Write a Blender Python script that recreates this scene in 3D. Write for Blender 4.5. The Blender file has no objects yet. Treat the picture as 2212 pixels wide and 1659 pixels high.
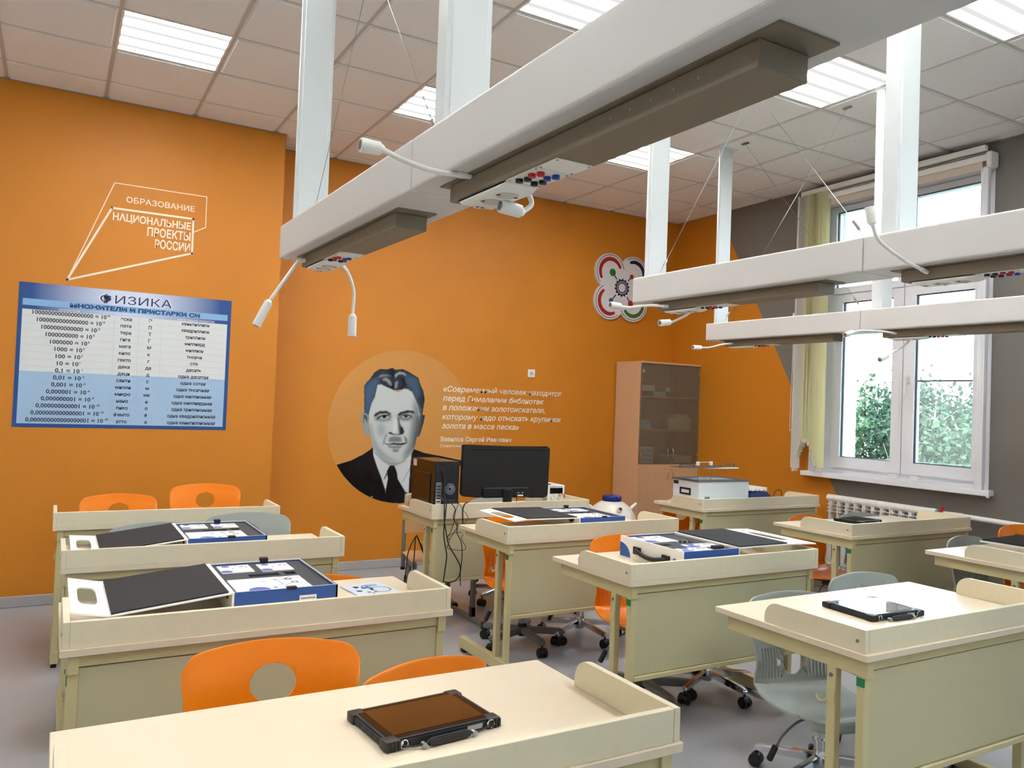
import bpy, bmesh, math, random
import numpy as np
from mathutils import Vector, Matrix, Euler
random.seed(7)
C = bpy.context.scene.collection
SC = bpy.context.scene

# ---------------------------------------------------------------- camera, world, exposure
cam_d = bpy.data.cameras.new('camera')
cam = bpy.data.objects.new('camera', cam_d); C.objects.link(cam)
cam.location = (0.379613, -7.235486, 1.50743)
cam.rotation_euler = (1.59641082, -0.03765962, -0.52190297)
cam_d.sensor_width = 36.0; cam_d.sensor_fit = 'HORIZONTAL'
cam_d.lens = 1716.98 / 2212 * 36.0
cam_d.clip_start = 0.05; cam_d.clip_end = 500
SC.camera = cam

SC.view_settings.view_transform = 'Standard'
SC.view_settings.look = 'None'
SC.view_settings.gamma = 1.0
SC.view_settings.use_curve_mapping = False
SC.view_settings.exposure = 2.08
SC.cycles.use_denoising = True
SC.cycles.max_bounces = 7
SC.cycles.diffuse_bounces = 4
SC.cycles.glossy_bounces = 3
SC.cycles.transparent_max_bounces = 12
SC.cycles.transmission_bounces = 4
SC.cycles.caustics_reflective = False
SC.cycles.caustics_refractive = False
SC.cycles.sample_clamp_indirect = 6.0

SKY_STRENGTH = 4.4        # overcast white sky
LAMP = 5.2                # ceiling light panels

w = bpy.data.worlds.new('sky'); SC.world = w; w.use_nodes = True
nt = w.node_tree; nt.nodes.clear()
wo = nt.nodes.new('ShaderNodeOutputWorld'); bg = nt.nodes.new('ShaderNodeBackground')
tc = nt.nodes.new('ShaderNodeTexCoord'); sx = nt.nodes.new('ShaderNodeSeparateXYZ')
cr = nt.nodes.new('ShaderNodeValToRGB'); ns = nt.nodes.new('ShaderNodeTexNoise')
mx = nt.nodes.new('ShaderNodeMix'); mx.data_type = 'RGBA'; mx.blend_type = 'MULTIPLY'; mx.inputs[0].default_value = 0.35
cr.color_ramp.elements[0].position = 0.0; cr.color_ramp.elements[0].color = (0.62, 0.80, 0.84, 1)
cr.color_ramp.elements[1].position = 0.55; cr.color_ramp.elements[1].color = (0.56, 0.76, 0.92, 1)
ns.inputs['Scale'].default_value = 4.0; ns.inputs['Detail'].default_value = 5
nt.links.new(tc.outputs['Generated'], sx.inputs[0]); nt.links.new(sx.outputs[2], cr.inputs[0])
nt.links.new(tc.outputs['Generated'], ns.inputs['Vector'])
nt.links.new(cr.outputs[0], mx.inputs['A']); nt.links.new(ns.outputs['Fac'], mx.inputs['B'])
nt.links.new(mx.outputs['Result'], bg.inputs[0]); bg.inputs[1].default_value = SKY_STRENGTH
nt.links.new(bg.outputs[0], wo.inputs[0])

# ---------------------------------------------------------------- materials
def lin(c):
    c = [x / 255.0 for x in c]
    return tuple((x / 12.92 if x <= 0.04045 else ((x + 0.055) / 1.055) ** 2.4) for x in c) + (1.0,)

MATS = {}
def mat(name, rgb, rough=0.5, metal=0.0, spec=0.5, noise=0.0, nscale=60.0, bump=0.0, bscale=200.0,
        grain=None, emit=0.0, coat=0.0, stretch=None, alpha=1.0):
    if name in MATS: return MATS[name]
    m = bpy.data.materials.new(name); m.use_nodes = True
    nt = m.node_tree; b = nt.nodes['Principled BSDF']
    b.inputs['Base Color'].default_value = lin(rgb)
    b.inputs['Roughness'].default_value = rough
    b.inputs['Metallic'].default_value = metal
    b.inputs['Specular IOR Level'].default_value = spec
    b.inputs['Coat Weight'].default_value = coat
    b.inputs['Alpha'].default_value = alpha
    if emit:
        b.inputs['Emission Color'].default_value = lin(rgb); b.inputs['Emission Strength'].default_value = emit
    tc = nt.nodes.new('ShaderNodeTexCoord'); mp = nt.nodes.new('ShaderNodeMapping')
    nt.links.new(tc.outputs['Object'], mp.inputs[0])
    if stretch: mp.inputs['Scale'].default_value = stretch
    if noise:
        n = nt.nodes.new('ShaderNodeTexNoise'); n.inputs['Scale'].default_value = nscale; n.inputs['Detail'].default_value = 4
        r = nt.nodes.new('ShaderNodeMapRange')
        r.inputs['From Min'].default_value = 0.3; r.inputs['From Max'].default_value = 0.7
        r.inputs['To Min'].default_value = 1 - noise; r.inputs['To Max'].default_value = 1 + noise
        mm = nt.nodes.new('ShaderNodeVectorMath'); mm.operation = 'SCALE'
        mm.inputs[0].default_value = lin(rgb)[:3]
        nt.links.new(mp.outputs[0], n.inputs['Vector']); nt.links.new(n.outputs['Fac'], r.inputs[0])
        nt.links.new(r.outputs[0], mm.inputs['Scale']); nt.links.new(mm.outputs[0], b.inputs['Base Color'])
    if bump:
        n2 = nt.nodes.new('ShaderNodeTexNoise'); n2.inputs['Scale'].default_value = bscale; n2.inputs['Detail'].default_value = 3
        bp = nt.nodes.new('ShaderNodeBump'); bp.inputs['Strength'].default_value = bump; bp.inputs['Distance'].default_value = 0.002
        nt.links.new(mp.outputs[0], n2.inputs['Vector']); nt.links.new(n2.outputs['Fac'], bp.inputs['Height'])
        nt.links.new(bp.outputs[0], b.inputs['Normal'])
    MATS[name] = m
    return m

M_ORANGE = mat('wall_orange_paint', (204, 127, 26), 0.55, noise=0.03, nscale=3, bump=0.25, bscale=300)
M_BASEB = mat('baseboard_grey', (172, 170, 168), 0.45, noise=0.02)
M_FLOOR = mat('floor_vinyl', (164, 167, 172), 0.30, noise=0.10, nscale=140, spec=0.5)
M_TILE = mat('ceiling_tile', (238, 239, 238), 0.9, noise=0.03, nscale=120, bump=0.35, bscale=400)
M_RUN = mat('ceiling_runner', (196, 192, 186), 0.6, noise=0.01)
M_LAM = mat('desk_laminate', (222, 207, 182), 0.38, noise=0.02, nscale=30, stretch=(1, 12, 1), spec=0.45)
M_LAM2 = mat('desk_panel_laminate', (222, 212, 184), 0.5, noise=0.02, nscale=30, stretch=(1, 12, 1))
M_METB = mat('desk_beige_metal', (200, 188, 142), 0.42, noise=0.015, nscale=200, bump=0.1, bscale=900)
M_MOD = mat('desk_modesty', (192, 184, 148), 0.5, noise=0.015, nscale=200, bump=0.1, bscale=900)
M_WHITE = mat('white_plastic', (236, 236, 232), 0.35, noise=0.01)
M_BEAM = mat('beam_white_steel', (206, 204, 202), 0.45, noise=0.015, nscale=300, bump=0.12, bscale=1200)
M_BOX = mat('grey_brown_steel', (122, 110, 92), 0.5, noise=0.03, nscale=400, bump=0.12, bscale=1200)
M_COL = mat('post_white', (214, 219, 220), 0.4, noise=0.01)
M_PVC = mat('window_pvc', (236, 238, 244), 0.3, noise=0.005)
M_BLACK = mat('black_plastic', (16, 16, 18), 0.45, noise=0.05)
M_BLACKG = mat('black_gloss', (10, 10, 14), 0.12, noise=0.02)
M_RUB = mat('rubber_dark', (30, 32, 36), 0.6, noise=0.06, nscale=300)
M_CHROME = mat('chrome', (220, 222, 226), 0.09, metal=1.0, noise=0.01)
M_GREYP = mat('grey_plastic_base', (112, 112, 108), 0.45, noise=0.02)
M_CHO = mat('chair_orange', (248, 134, 6), 0.32, noise=0.03, nscale=8, bump=0.15, bscale=700, coat=0.15)
M_CHG = mat('chair_grey', (166, 172, 166), 0.36, noise=0.02, nscale=8, bump=0.15, bscale=700, coat=0.1)
M_BLUE = mat('case_blue', (44, 84, 156), 0.5, noise=0.03)
M_CARD = mat('card_white', (240, 238, 234), 0.45, noise=0.01)
M_FOAM = mat('foam_black', (40, 40, 42), 0.9, noise=0.25, nscale=900)
M_FOAM2 = mat('foam_grey', (66, 68, 72), 0.9, noise=0.12, nscale=900)
M_PBLUE = mat('print_violet_blue', (86, 100, 180), 0.5, noise=0.01)
M_PDARK = mat('print_dark', (38, 30, 60), 0.5, noise=0.01)
M_LTXT = mat('print_white', (240, 226, 205), 0.45, noise=0.01)
M_TXT = mat('print_black', (24, 26, 40), 0.5, noise=0.01)
M_GREEN = mat('green_tape', (10, 120, 70), 0.5, noise=0.02)
M_STEEL = mat('brushed_steel', (150, 158, 164), 0.28, metal=0.9, noise=0.05, nscale=60, stretch=(1, 20, 1))
M_WOODC = mat('cabinet_beech', (214, 176, 138), 0.45, noise=0.07, nscale=14, stretch=(18, 18, 1))
M_WOOD = mat('wood_ply', (200, 158, 112), 0.5, noise=0.06, nscale=14, stretch=(14, 2, 14))
M_RED = mat('jack_red', (190, 26, 40), 0.4, noise=0.02)
M_JBLUE = mat('jack_blue', (26, 66, 150), 0.4, noise=0.02)

def paint_mat():
    """right wall: grey paint with an orange field up to a slanted edge"""
    m = bpy.data.materials.new('wall_grey_and_orange_paint'); m.use_nodes = True
    nt = m.node_tree; b = nt.nodes['Principled BSDF']; b.inputs['Roughness'].default_value = 0.55
    tc = nt.nodes.new('ShaderNodeTexCoord'); s = nt.nodes.new('ShaderNodeSeparateXYZ')
    a = nt.nodes.new('ShaderNodeMath'); a.operation = 'MULTIPLY_ADD'; a.inputs[1].default_value = 1.811; a.inputs[2].default_value = 3.333 + 1.811 * 1.235
    g = nt.nodes.new('ShaderNodeMath'); g.operation = 'GREATER_THAN'
    mix = nt.nodes.new('ShaderNodeMix'); mix.data_type = 'RGBA'
    mix.inputs['A'].default_value = lin((118, 114, 108)); mix.inputs['B'].default_value = lin((204, 127, 26))
    n = nt.nodes.new('ShaderNodeTexNoise'); n.inputs['Scale'].default_value = 300
    bp = nt.nodes.new('ShaderNodeBump'); bp.inputs['Strength'].default_value = 0.25; bp.inputs['Distance'].default_value = 0.002
    nt.links.new(tc.outputs['Object'], s.inputs[0]); nt.links.new(s.outputs[1], a.inputs[0])
    nt.links.new(a.outputs[0], g.inputs[0]); nt.links.new(s.outputs[2], g.inputs[1])
    nt.links.new(g.outputs[0], mix.inputs['Factor']); nt.links.new(mix.outputs['Result'], b.inputs['Base Color'])
    nt.links.new(tc.outputs['Object'], n.inputs['Vector']); nt.links.new(n.outputs['Fac'], bp.inputs['Height']); nt.links.new(bp.outputs[0], b.inputs['Normal'])
    return m
M_PAINT = paint_mat()

def glass_mat(name, tint, gloss=0.06, diff=0.0, diffc=(0.5, 0.5, 0.5, 1)):
    m = bpy.data.materials.new(name); m.use_nodes = True
    nt = m.node_tree; nt.nodes.clear()
    o = nt.nodes.new('ShaderNodeOutputMaterial'); t = nt.nodes.new('ShaderNodeBsdfTransparent'); t.inputs[0].default_value = tint
    g = nt.nodes.new('ShaderNodeBsdfGlossy'); g.inputs['Roughness'].default_value = 0.02 if not diff else 0.15
    fr = nt.nodes.new('ShaderNodeFresnel'); fr.inputs[0].default_value = 1.45
    x = nt.nodes.new('ShaderNodeMixShader')
    nt.links.new(fr.outputs[0], x.inputs[0]); nt.links.new(t.outputs[0], x.inputs[1]); nt.links.new(g.outputs[0], x.inputs[2])
    last = x
    if diff:
        d = nt.nodes.new('ShaderNodeBsdfDiffuse'); d.inputs[0].default_value = diffc
        y = nt.nodes.new('ShaderNodeMixShader'); y.inputs[0].default_value = diff
        nt.links.new(x.outputs[0], y.inputs[1]); nt.links.new(d.outputs[0], y.inputs[2]); last = y
    nt.links.new(last.outputs[0], o.inputs[0]); MATS[name] = m
    return m
M_GLASS = glass_mat('window_glass', (0.96, 0.98, 1.0, 1))
M_FROST = glass_mat('smoked_frosted_glass', (0.95, 0.95, 0.90, 1), diff=0.17, diffc=(0.38, 0.39, 0.35, 1))
def fabric(name, rgb):
    m = bpy.data.materials.new(name); m.use_nodes = True
    nt = m.node_tree; nt.nodes.clear(); o = nt.nodes.new('ShaderNodeOutputMaterial')
    d = nt.nodes.new('ShaderNodeBsdfDiffuse'); t = nt.nodes.new('ShaderNodeBsdfTranslucent'); x = nt.nodes.new('ShaderNodeMixShader')
    w_ = nt.nodes.new('ShaderNodeTexWave'); w_.inputs['Scale'].default_value = 180; r = nt.nodes.new('ShaderNodeMix'); r.data_type = 'RGBA'
    r.inputs['A'].default_value = lin(rgb); r.inputs['B'].default_value = lin([c * .94 for c in rgb])
    nt.links.new(w_.outputs['Fac'], r.inputs['Factor']); nt.links.new(r.outputs['Result'], d.inputs[0]); nt.links.new(r.outputs['Result'], t.inputs[0])
    x.inputs[0].default_value = .3; nt.links.new(d.outputs[0], x.inputs[1]); nt.links.new(t.outputs[0], x.inputs[2]); nt.links.new(x.outputs[0], o.inputs[0])
    return m
M_HAZE = glass_mat('hazed_pane', (0.96, 0.98, 1.0, 1), diff=0.22, diffc=(0.8, 0.88, 0.9, 1))  # pale haze over the trees, put into the colour of the pane

def lamp_mat():
    m = bpy.data.materials.new('light_diffuser'); m.use_nodes = True
    nt = m.node_tree; nt.nodes.clear()
    o = nt.nodes.new('ShaderNodeOutputMaterial'); e = nt.nodes.new('ShaderNodeEmission'); e.inputs[0].default_value = (1.0, 1.0, 0.985, 1)
    tc = nt.nodes.new('ShaderNodeTexCoord'); s = nt.nodes.new('ShaderNodeSeparateXYZ')
    k = nt.nodes.new('ShaderNodeMath'); k.operation = 'MULTIPLY'; k.inputs[1].default_value = math.pi * 4 / 0.56
    sn = nt.nodes.new('ShaderNodeMath'); sn.operation = 'COSINE'
    ab = nt.nodes.new('ShaderNodeMath'); ab.operation = 'ABSOLUTE'
    pw = nt.nodes.new('ShaderNodeMath'); pw.operation = 'POWER'; pw.inputs[1].default_value = 6
    mu = nt.nodes.new('ShaderNodeMath'); mu.operation = 'MULTIPLY_ADD'; mu.inputs[1].default_value = LAMP * 3.1; mu.inputs[2].default_value = 0.19
    nt.links.new(tc.outputs['Object'], s.inputs[0]); nt.links.new(s.outputs[1], k.inputs[0]); nt.links.new(k.outputs[0], sn.inputs[0])
    nt.links.new(sn.outputs[0], ab.inputs[0]); nt.links.new(ab.outputs[0], pw.inputs[0]); nt.links.new(pw.outputs[0], mu.inputs[0])
    nt.links.new(mu.outputs[0], e.inputs[1]); nt.links.new(e.outputs[0], o.inputs[0])
    return m
M_LAMP = lamp_mat()

# ---------------------------------------------------------------- helpers
def link(name, bm, m, parent=None, smooth=False, loc=None, rot=None):
    me = bpy.data.meshes.new(name)
    bmesh.ops.recalc_face_normals(bm, faces=bm.faces)
    bm.to_mesh(me); bm.free()
    if smooth:
        me.polygons.foreach_set('use_smooth', [True] * len(me.polygons))
        if smooth == 'auto':
            me.set_sharp_from_angle(angle=math.radians(35))
    o = bpy.data.objects.new(name, me); C.objects.link(o)
    for x in (m if isinstance(m, (list, tuple)) else [m]): me.materials.append(x)
    if parent: o.parent = parent
    if loc: o.location = loc
    if rot: o.rotation_euler = rot
    return o

def B():
    return bmesh.new()

def box(bm, x0, x1, y0, y1, z0, z1, bev=0.0, mi=0, M=None, seg=1):
    vs = [bm.verts.new((x, y, z)) for x in (x0, x1) for y in (y0, y1) for z in (z0, z1)]
    f = [(0, 1, 3, 2), (4, 6, 7, 5), (0, 4, 5, 1), (2, 3, 7, 6), (0, 2, 6, 4), (1, 5, 7, 3)]
    fs = [bm.faces.new([vs[i] for i in q]) for q in f]
    for q in fs: q.material_index = mi
    geo = vs
    if bev:
        es = list({e for q in fs for e in q.edges})
        r = bmesh.ops.bevel(bm, geom=es, offset=bev, segments=seg, affect='EDGES', profile=0.6)
        geo = list({v for q in r['faces'] for v in q.verts} | {v for v in vs if v.is_valid})
        for q in r['faces']: q.material_index = mi
    if M is not None: bmesh.ops.transform(bm, matrix=M, verts=geo)
    return geo

def cyl(bm, p0, p1, r0, r1=None, n=16, mi=0, cap=True):
    r1 = r0 if r1 is None else r1
    p0 = Vector(p0); p1 = Vector(p1); d = (p1 - p0).normalized()
    a = d.orthogonal().normalized(); b = d.cross(a)
    A = []; Bv = []
    for i in range(n):
        t = 2 * math.pi * i / n; o = a * math.cos(t) + b * math.sin(t)
        A.append(bm.verts.new(p0 + o * r0)); Bv.append(bm.verts.new(p1 + o * r1))
    for i in range(n):
        j = (i + 1) % n; f = bm.faces.new((A[i], A[j], Bv[j], Bv[i])); f.material_index = mi
    if cap:
        bm.faces.new(A[::-1]).material_index = mi; bm.faces.new(Bv).material_index = mi

def catmull(pts, sub=6):
    pts = [Vector(p) for p in pts]
    if len(pts) < 3: return pts
    P = [pts[0] * 2 - pts[1]] + pts + [pts[-1] * 2 - pts[-2]]
    out = []
    for i in range(1, len(P) - 2):
        for k in range(sub):
            t = k / sub; a, b, c, d = P[i - 1], P[i], P[i + 1], P[i + 2]
            out.append(0.5 * ((2 * b) + (c - a) * t + (2 * a - 5 * b + 4 * c - d) * t * t + (3 * b - a - 3 * c + d) * t ** 3))
    out.append(pts[-1]); return out

def tube(bm, pts, r, n=8, mi=0, radii=None):
    pts = [Vector(p) for p in pts]; rings = []
    t = (pts[1] - pts[0]).normalized(); a = t.orthogonal().normalized()
    for i, p in enumerate(pts):
        t = (pts[min(i + 1, len(pts) - 1)] - pts[max(i - 1, 0)]).normalized()
        a = (a - t * a.dot(t))
        a = a.normalized() if a.length > 1e-6 else t.orthogonal().normalized()
        b = t.cross(a); rr = radii[i] if radii else r
        rings.append([bm.verts.new(p + (a * math.cos(2 * math.pi * k / n) + b * math.sin(2 * math.pi * k / n)) * rr) for k in range(n)])
    for i in range(len(rings) - 1):
        for k in range(n):
            j = (k + 1) % n; bm.faces.new((rings[i][k], rings[i][j], rings[i + 1][j], rings[i + 1][k])).material_index = mi
    bm.faces.new(rings[0][::-1]).material_index = mi; bm.faces.new(rings[-1]).material_index = mi

def lathe(bm, prof, n=32, mi=0, c=(0, 0)):
    rings = []
    for r, z in prof:
        rings.append([bm.verts.new((c[0] + r * math.cos(2 * math.pi * k / n), c[1] + r * math.sin(2 * math.pi * k / n), z)) for k in range(n)])
    for i in range(len(rings) - 1):
        for k in range(n):
            j = (k + 1) % n; bm.faces.new((rings[i][k], rings[i][j], rings[i + 1][j], rings[i + 1][k])).material_index = mi
    bm.faces.new(rings[0][::-1]).material_index = mi; bm.faces.new(rings[-1]).material_index = mi

def prism(bm, pts, axis, a, b, mi=0):
    """extrude a 2-D outline along an axis ('x': pts are (y,z); 'y': (x,z); 'z': (x,y))"""
    def P(p, t):
        return {'x': (t, p[0], p[1]), 'y': (p[0], t, p[1]), 'z': (p[0], p[1], t)}[axis]
    A = [bm.verts.new(P(p, a)) for p in pts]; Bv = [bm.verts.new(P(p, b)) for p in pts]
    n = len(pts)
    fs = [bm.faces.new(A[::-1]), bm.faces.new(Bv)]
    for i in range(n):
        j = (i + 1) % n; fs.append(bm.faces.new((A[i], A[j], Bv[j], Bv[i])))
    for f in fs: f.material_index = mi
    return A + Bv

def holed(bm, outer, inner, axis, a, b, mi=0):
    """plate with one hole; outer and inner are outlines with the same vertex count"""
    def P(p, t):
        return {'x': (t, p[0], p[1]), 'y': (p[0], t, p[1]), 'z': (p[0], p[1], t)}[axis]
    n = len(outer)
    R = [[bm.verts.new(P(p, t)) for p in q] for q in (outer, inner) for t in (a, b)]
    oa, ob, ia, ib = R
    for i in range(n):
        j = (i + 1) % n
        for q in ((oa[i], oa[j], ia[j], ia[i]), (ob[i], ib[i], ib[j], ob[j]), (oa[i], ob[i], ob[j], oa[j]), (ia[i], ia[j], ib[j], ib[i])):
            bm.faces.new(q).material_index = mi

def snap(out, corners):
    for c in corners:
        i = min(range(len(out)), key=lambda q: (out[q][0] - c[0]) ** 2 + (out[q][1] - c[1]) ** 2); out[i] = c
    return out

def ell(cx, cy, rx, ry, n=28, ph=0):
    return [(cx + rx * math.cos(2 * math.pi * i / n + ph), cy + ry * math.sin(2 * math.pi * i / n + ph)) for i in range(n)]

def rrect_n(x0, x1, y0, y1, n=28, r=None):
    """rounded rectangle sampled at n angles from its centre (to pair with a hole)"""
    cx, cy = (x0 + x1) / 2, (y0 + y1) / 2; hx, hy = (x1 - x0) / 2, (y1 - y0) / 2; out = []
    for i in range(n):
        t = 2 * math.pi * i / n; c, s = math.cos(t), math.sin(t)
        k = min(hx / abs(c) if abs(c) > 1e-9 else 1e9, hy / abs(s) if abs(s) > 1e-9 else 1e9)
        out.append((cx + c * k, cy + s * k))
    return snap(out, [(x0, y0), (x0, y1), (x1, y0), (x1, y1)])

def thing(name, label, cat, loc=(0, 0, 0), rotz=0, group=None):
    o = bpy.data.objects.new(name, None); C.objects.link(o); o.empty_display_size = 0.1
    o.location = loc; o.rotation_euler = (0, 0, rotz); o['label'] = label; o['category'] = cat
    if group: o['group'] = group
    return o
def tag(o, label, cat, group=None):
    o['label'] = label; o['category'] = cat
    if group: o['group'] = group
    return o
def struct(name, bm, m, parent=None, smooth=False):
    o = link(name, bm, m, parent, smooth)
    if not parent: o['kind'] = 'structure'
    return o
KIDS = {}
def copy_tree(o, parent=None):
    c = o.copy(); C.objects.link(c); c.parent = parent
    for ch in list(o.children): copy_tree(ch, c)
    return c

def text_mesh(bm, body, x, z, y, size, width=None, align='L', bold=0.0, shear=0.0, depth=0.0008, rot=0.0, mi=0, place=None, height=None):
    """lettering as thin solid glyphs standing on a plane y (facing -Y); place maps (u,v,t) to 3-D"""
    cu = bpy.data.curves.new('t', 'FONT'); cu.body = body; cu.size = size; cu.resolution_u = 2
    cu.offset = bold; cu.shear = shear
    o = bpy.data.objects.new('t', cu); C.objects.link(o)
    dg = bpy.context.evaluated_depsgraph_get(); dg.update()
    me = bpy.data.meshes.new_from_object(o.evaluated_get(dg))
    n = len(me.vertices)
    co = np.empty(n * 3); me.vertices.foreach_get('co', co); co = co.reshape(-1, 3)
    x0, x1 = co[:, 0].min(), co[:, 0].max(); z0, z1 = co[:, 1].min(), co[:, 1].max()
    sx = (width / (x1 - x0)) if width else 1.0
    sz = (height / (z1 - z0)) if height else 1.0
    off = {'L': -x0, 'C': -(x0 + x1) / 2, 'R': -x1}[align]
    base = []
    for v in co:
        u, q = (v[0] + off) * sx, v[1] * sz
        if rot: u, q = u * math.cos(rot) - q * math.sin(rot), u * math.sin(rot) + q * math.cos(rot)
        base.append((x + u, z + q))
    top = []
    for (u, q) in base:
        p = place(u, q, depth) if place else (u, y - depth, q)
        top.append(bm.verts.new(p))
    for p in me.polygons:
        try: bm.faces.new([top[i] for i in p.vertices]).material_index = mi
        except ValueError: pass
    bpy.data.objects.remove(o); bpy.data.curves.remove(cu); bpy.data.meshes.remove(me)
# ---------------------------------------------------------------- the room
YB, YL, XR, XP, ZC = -0.455, -0.845, 6.335, 1.885, 3.6
XL, YF = -2.4, -9.6
WIN = [(-3.92, -2.32, 1.0, 3.42), (-6.9, -5.3, 1.0, 3.42), (-9.3, -7.7, 1.0, 3.42)]  # only the first is in view, the other two are added for daylight

bm = B(); box(bm, XL - .2, XR + .4, YF - .2, YB + .2, -0.12, 0.0); struct('floor', bm, M_FLOOR)
bm = B(); box(bm, XP, XR + .4, YB, YB + .2, 0, ZC + .1); struct('wall_back', bm, M_ORANGE)
bm = B(); box(bm, XL - .2, XP, YL, YB + .2, 0, ZC + .1); struct('wall_back_left', bm, M_ORANGE)
bm = B(); box(bm, XL - .2, XL, YF, YL, 0, ZC + .1); struct('wall_left', bm, mat('wall_pale', (228, 226, 218), 0.6, noise=0.02))
bm = B(); box(bm, XL - .2, XR + .4, YF - .2, YF, 0, ZC + .1); struct('wall_front', bm, mat('wall_pale', (228, 226, 218)))
bm = B()
T = 0.42
(a0, a1, az0, az1), (b0, b1, _, _), (c0_, c1_, _, _) = WIN
for y0, y1, z0, z1 in ((a1, YB, 0, ZC + .1), (b1, a0, 0, ZC + .1), (c1_, b0, 0, ZC + .1), (YF - .2, c0_, 0, ZC + .1),
                       (a0, a1, 0, az0), (a0, a1, az1, ZC + .1), (b0, b1, 0, az0), (b0, b1, az1, ZC + .1), (c0_, c1_, 0, az0), (c0_, c1_, az1, ZC + .1)):
    box(bm, XR, XR + T, y0, y1, z0, z1)
struct('wall_right', bm, M_PAINT)

def base(name, x0, x1, y0, y1):
    bm = B(); box(bm, x0, x1, y0, y1, 0.0, 0.075, bev=0.004); struct(name, bm, M_BASEB)
base('baseboard_back', XP, XR, YB - .018, YB)
base('baseboard_back_left', XL, XP + .018, YL - .018, YL)
base('baseboard_right', XR - .018, XR, YF, YB - .018)
bm = B(); box(bm, XP, XP + .018, YL, YB - .018, 0, .075); struct('baseboard_left', bm, M_BASEB)

# ceiling: slab above, runners, and every lay-in tile of the visible part as its own piece
bm = B(); box(bm, XL - .2, XR + .4, YF - .2, YB + .2, ZC + .02, ZC + .12)
ceil = struct('ceiling', bm, mat('ceiling_void', (150, 144, 136), 0.9, noise=0.02))
LIGHTS = [(1, 3), (4, 3), (7, 3), (1, 6), (4, 6), (7, 6), (1, 11), (4, 9), (7, 8), (-2, 6), (-2, 9), (4, 12), (7, 12)]  # panels out of view are added to light the room
LS = set(LIGHTS)
def tile_mesh(w, d):
    bm = B()
    box(bm, -w / 2, w / 2, -d / 2, d / 2, ZC - .003, ZC + .016)
    box(bm, -w / 2 + .009, w / 2 - .009, -d / 2 + .009, d / 2 - .009, ZC - .011, ZC - .003, bev=.002)
    return bm
first = {}
c0, c1, r0, r1 = -4, 10, 0, 15
far = B(); nfar = 0
for c in range(c0, c1 + 1):
    for r in range(r0, r1 + 1):
        if (c, r) in LS: continue
        xa, xb = c * .6 + .012, c * .6 + .588
        ya, yb = -(r + 1) * .6 + .012, -r * .6 - .012
        lim = YB if xb > XP + .05 else YL
        yb = min(yb, lim - .004); xb = min(xb, XR - .006)
        if ya > yb - .03 or xb - xa < .03: continue
        if ya < YF: continue
        if c < -1 or r > 9:
            box(far, xa, xb, ya, yb, ZC - .009, ZC + .016); nfar += 1; continue
        key = (round(xb - xa, 3), round(yb - ya, 3))
        loc = ((xa + xb) / 2, (ya + yb) / 2, 0)
        if key not in first:
            first[key] = link('ceiling_tile', tile_mesh(*key), M_TILE, ceil, loc=loc)
        else:
            o = first[key].copy(); C.objects.link(o); o.parent = ceil; o.location = loc
o = link('ceiling_tile_field', far, M_TILE, ceil); o['kind'] = 'stuff'
for c in range(c0, c1 + 1):
    bm = B(); x = c * .6; box(bm, x - .012, x + .012, YF, (YB if x > XP + .02 else YL) - .002, ZC - .002, ZC + .018)
    link('ceiling_runner', bm, M_RUN, ceil)
for r in range(1, r1 + 1):
    bm = B(); y = -r * .6; box(bm, XL if y < YL else XP + .002, XR, y - .012, y + .012, ZC - .0025, ZC + .0175)
    link('ceiling_runner', bm, M_RUN, ceil)
def angle(name, x0, x1, y0, y1):
    bm = B(); box(bm, x0, x1, y0, y1, ZC - .014, ZC + .0); struct(name, bm, mat('cornice', (150, 142, 134), .6, noise=.01))
angle('trim_1', XP, XR, YB - .018, YB); angle('trim_2', XL, XP, YL - .018, YL); angle('trim_3', XR - .018, XR, YF, YB - .018)

# recessed fluorescent panels
plabel = {(1, 3): 'square ceiling light above the poster wall, left of both hanging white posts',
          (4, 3): 'square ceiling light half hidden behind the second hanging white post',
          (7, 3): 'small square ceiling light above the round emblem, half crossed by a white post',
          (4, 6): 'square ceiling light at the top edge behind the nearest overhead beam',
          (7, 6): 'square ceiling light right of the dark housing, in front of the window wall',
          (7, 8): 'square ceiling light in the top right corner of the photo'}
proto = None
for c, r in LIGHTS:
    loc = (c * .6 + .3, -(r * .6) - .3, ZC)
    if proto is None:
        t = thing('ceiling_light', plabel[(c, r)], 'light', loc, 0, 'square ceiling lights')
        bm = B(); holed(bm, rrect_n(-.294, .294, -.294, .294), rrect_n(-.282, .282, -.282, .282), 'z', -.006, .03)
        link('frame', bm, M_WHITE, t)
        bm = B(); box(bm, -.283, .283, -.283, .283, -.001, .004); link('diffuser', bm, M_LAMP, t)
        proto = t
    else:
        t = copy_tree(proto); t.location = loc
    t['label'] = plabel.get((c, r), 'added ceiling light panel out of view, %s from the orange wall, %s' % ({3: 'first', 6: 'second', 9: 'third', 11: 'fourth', 12: 'fourth'}.get(r, 'x'), {-2: 'by the side wall', 1: 'over the poster side', 4: 'over the middle desks', 7: 'by the windows'}[c]))

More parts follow.
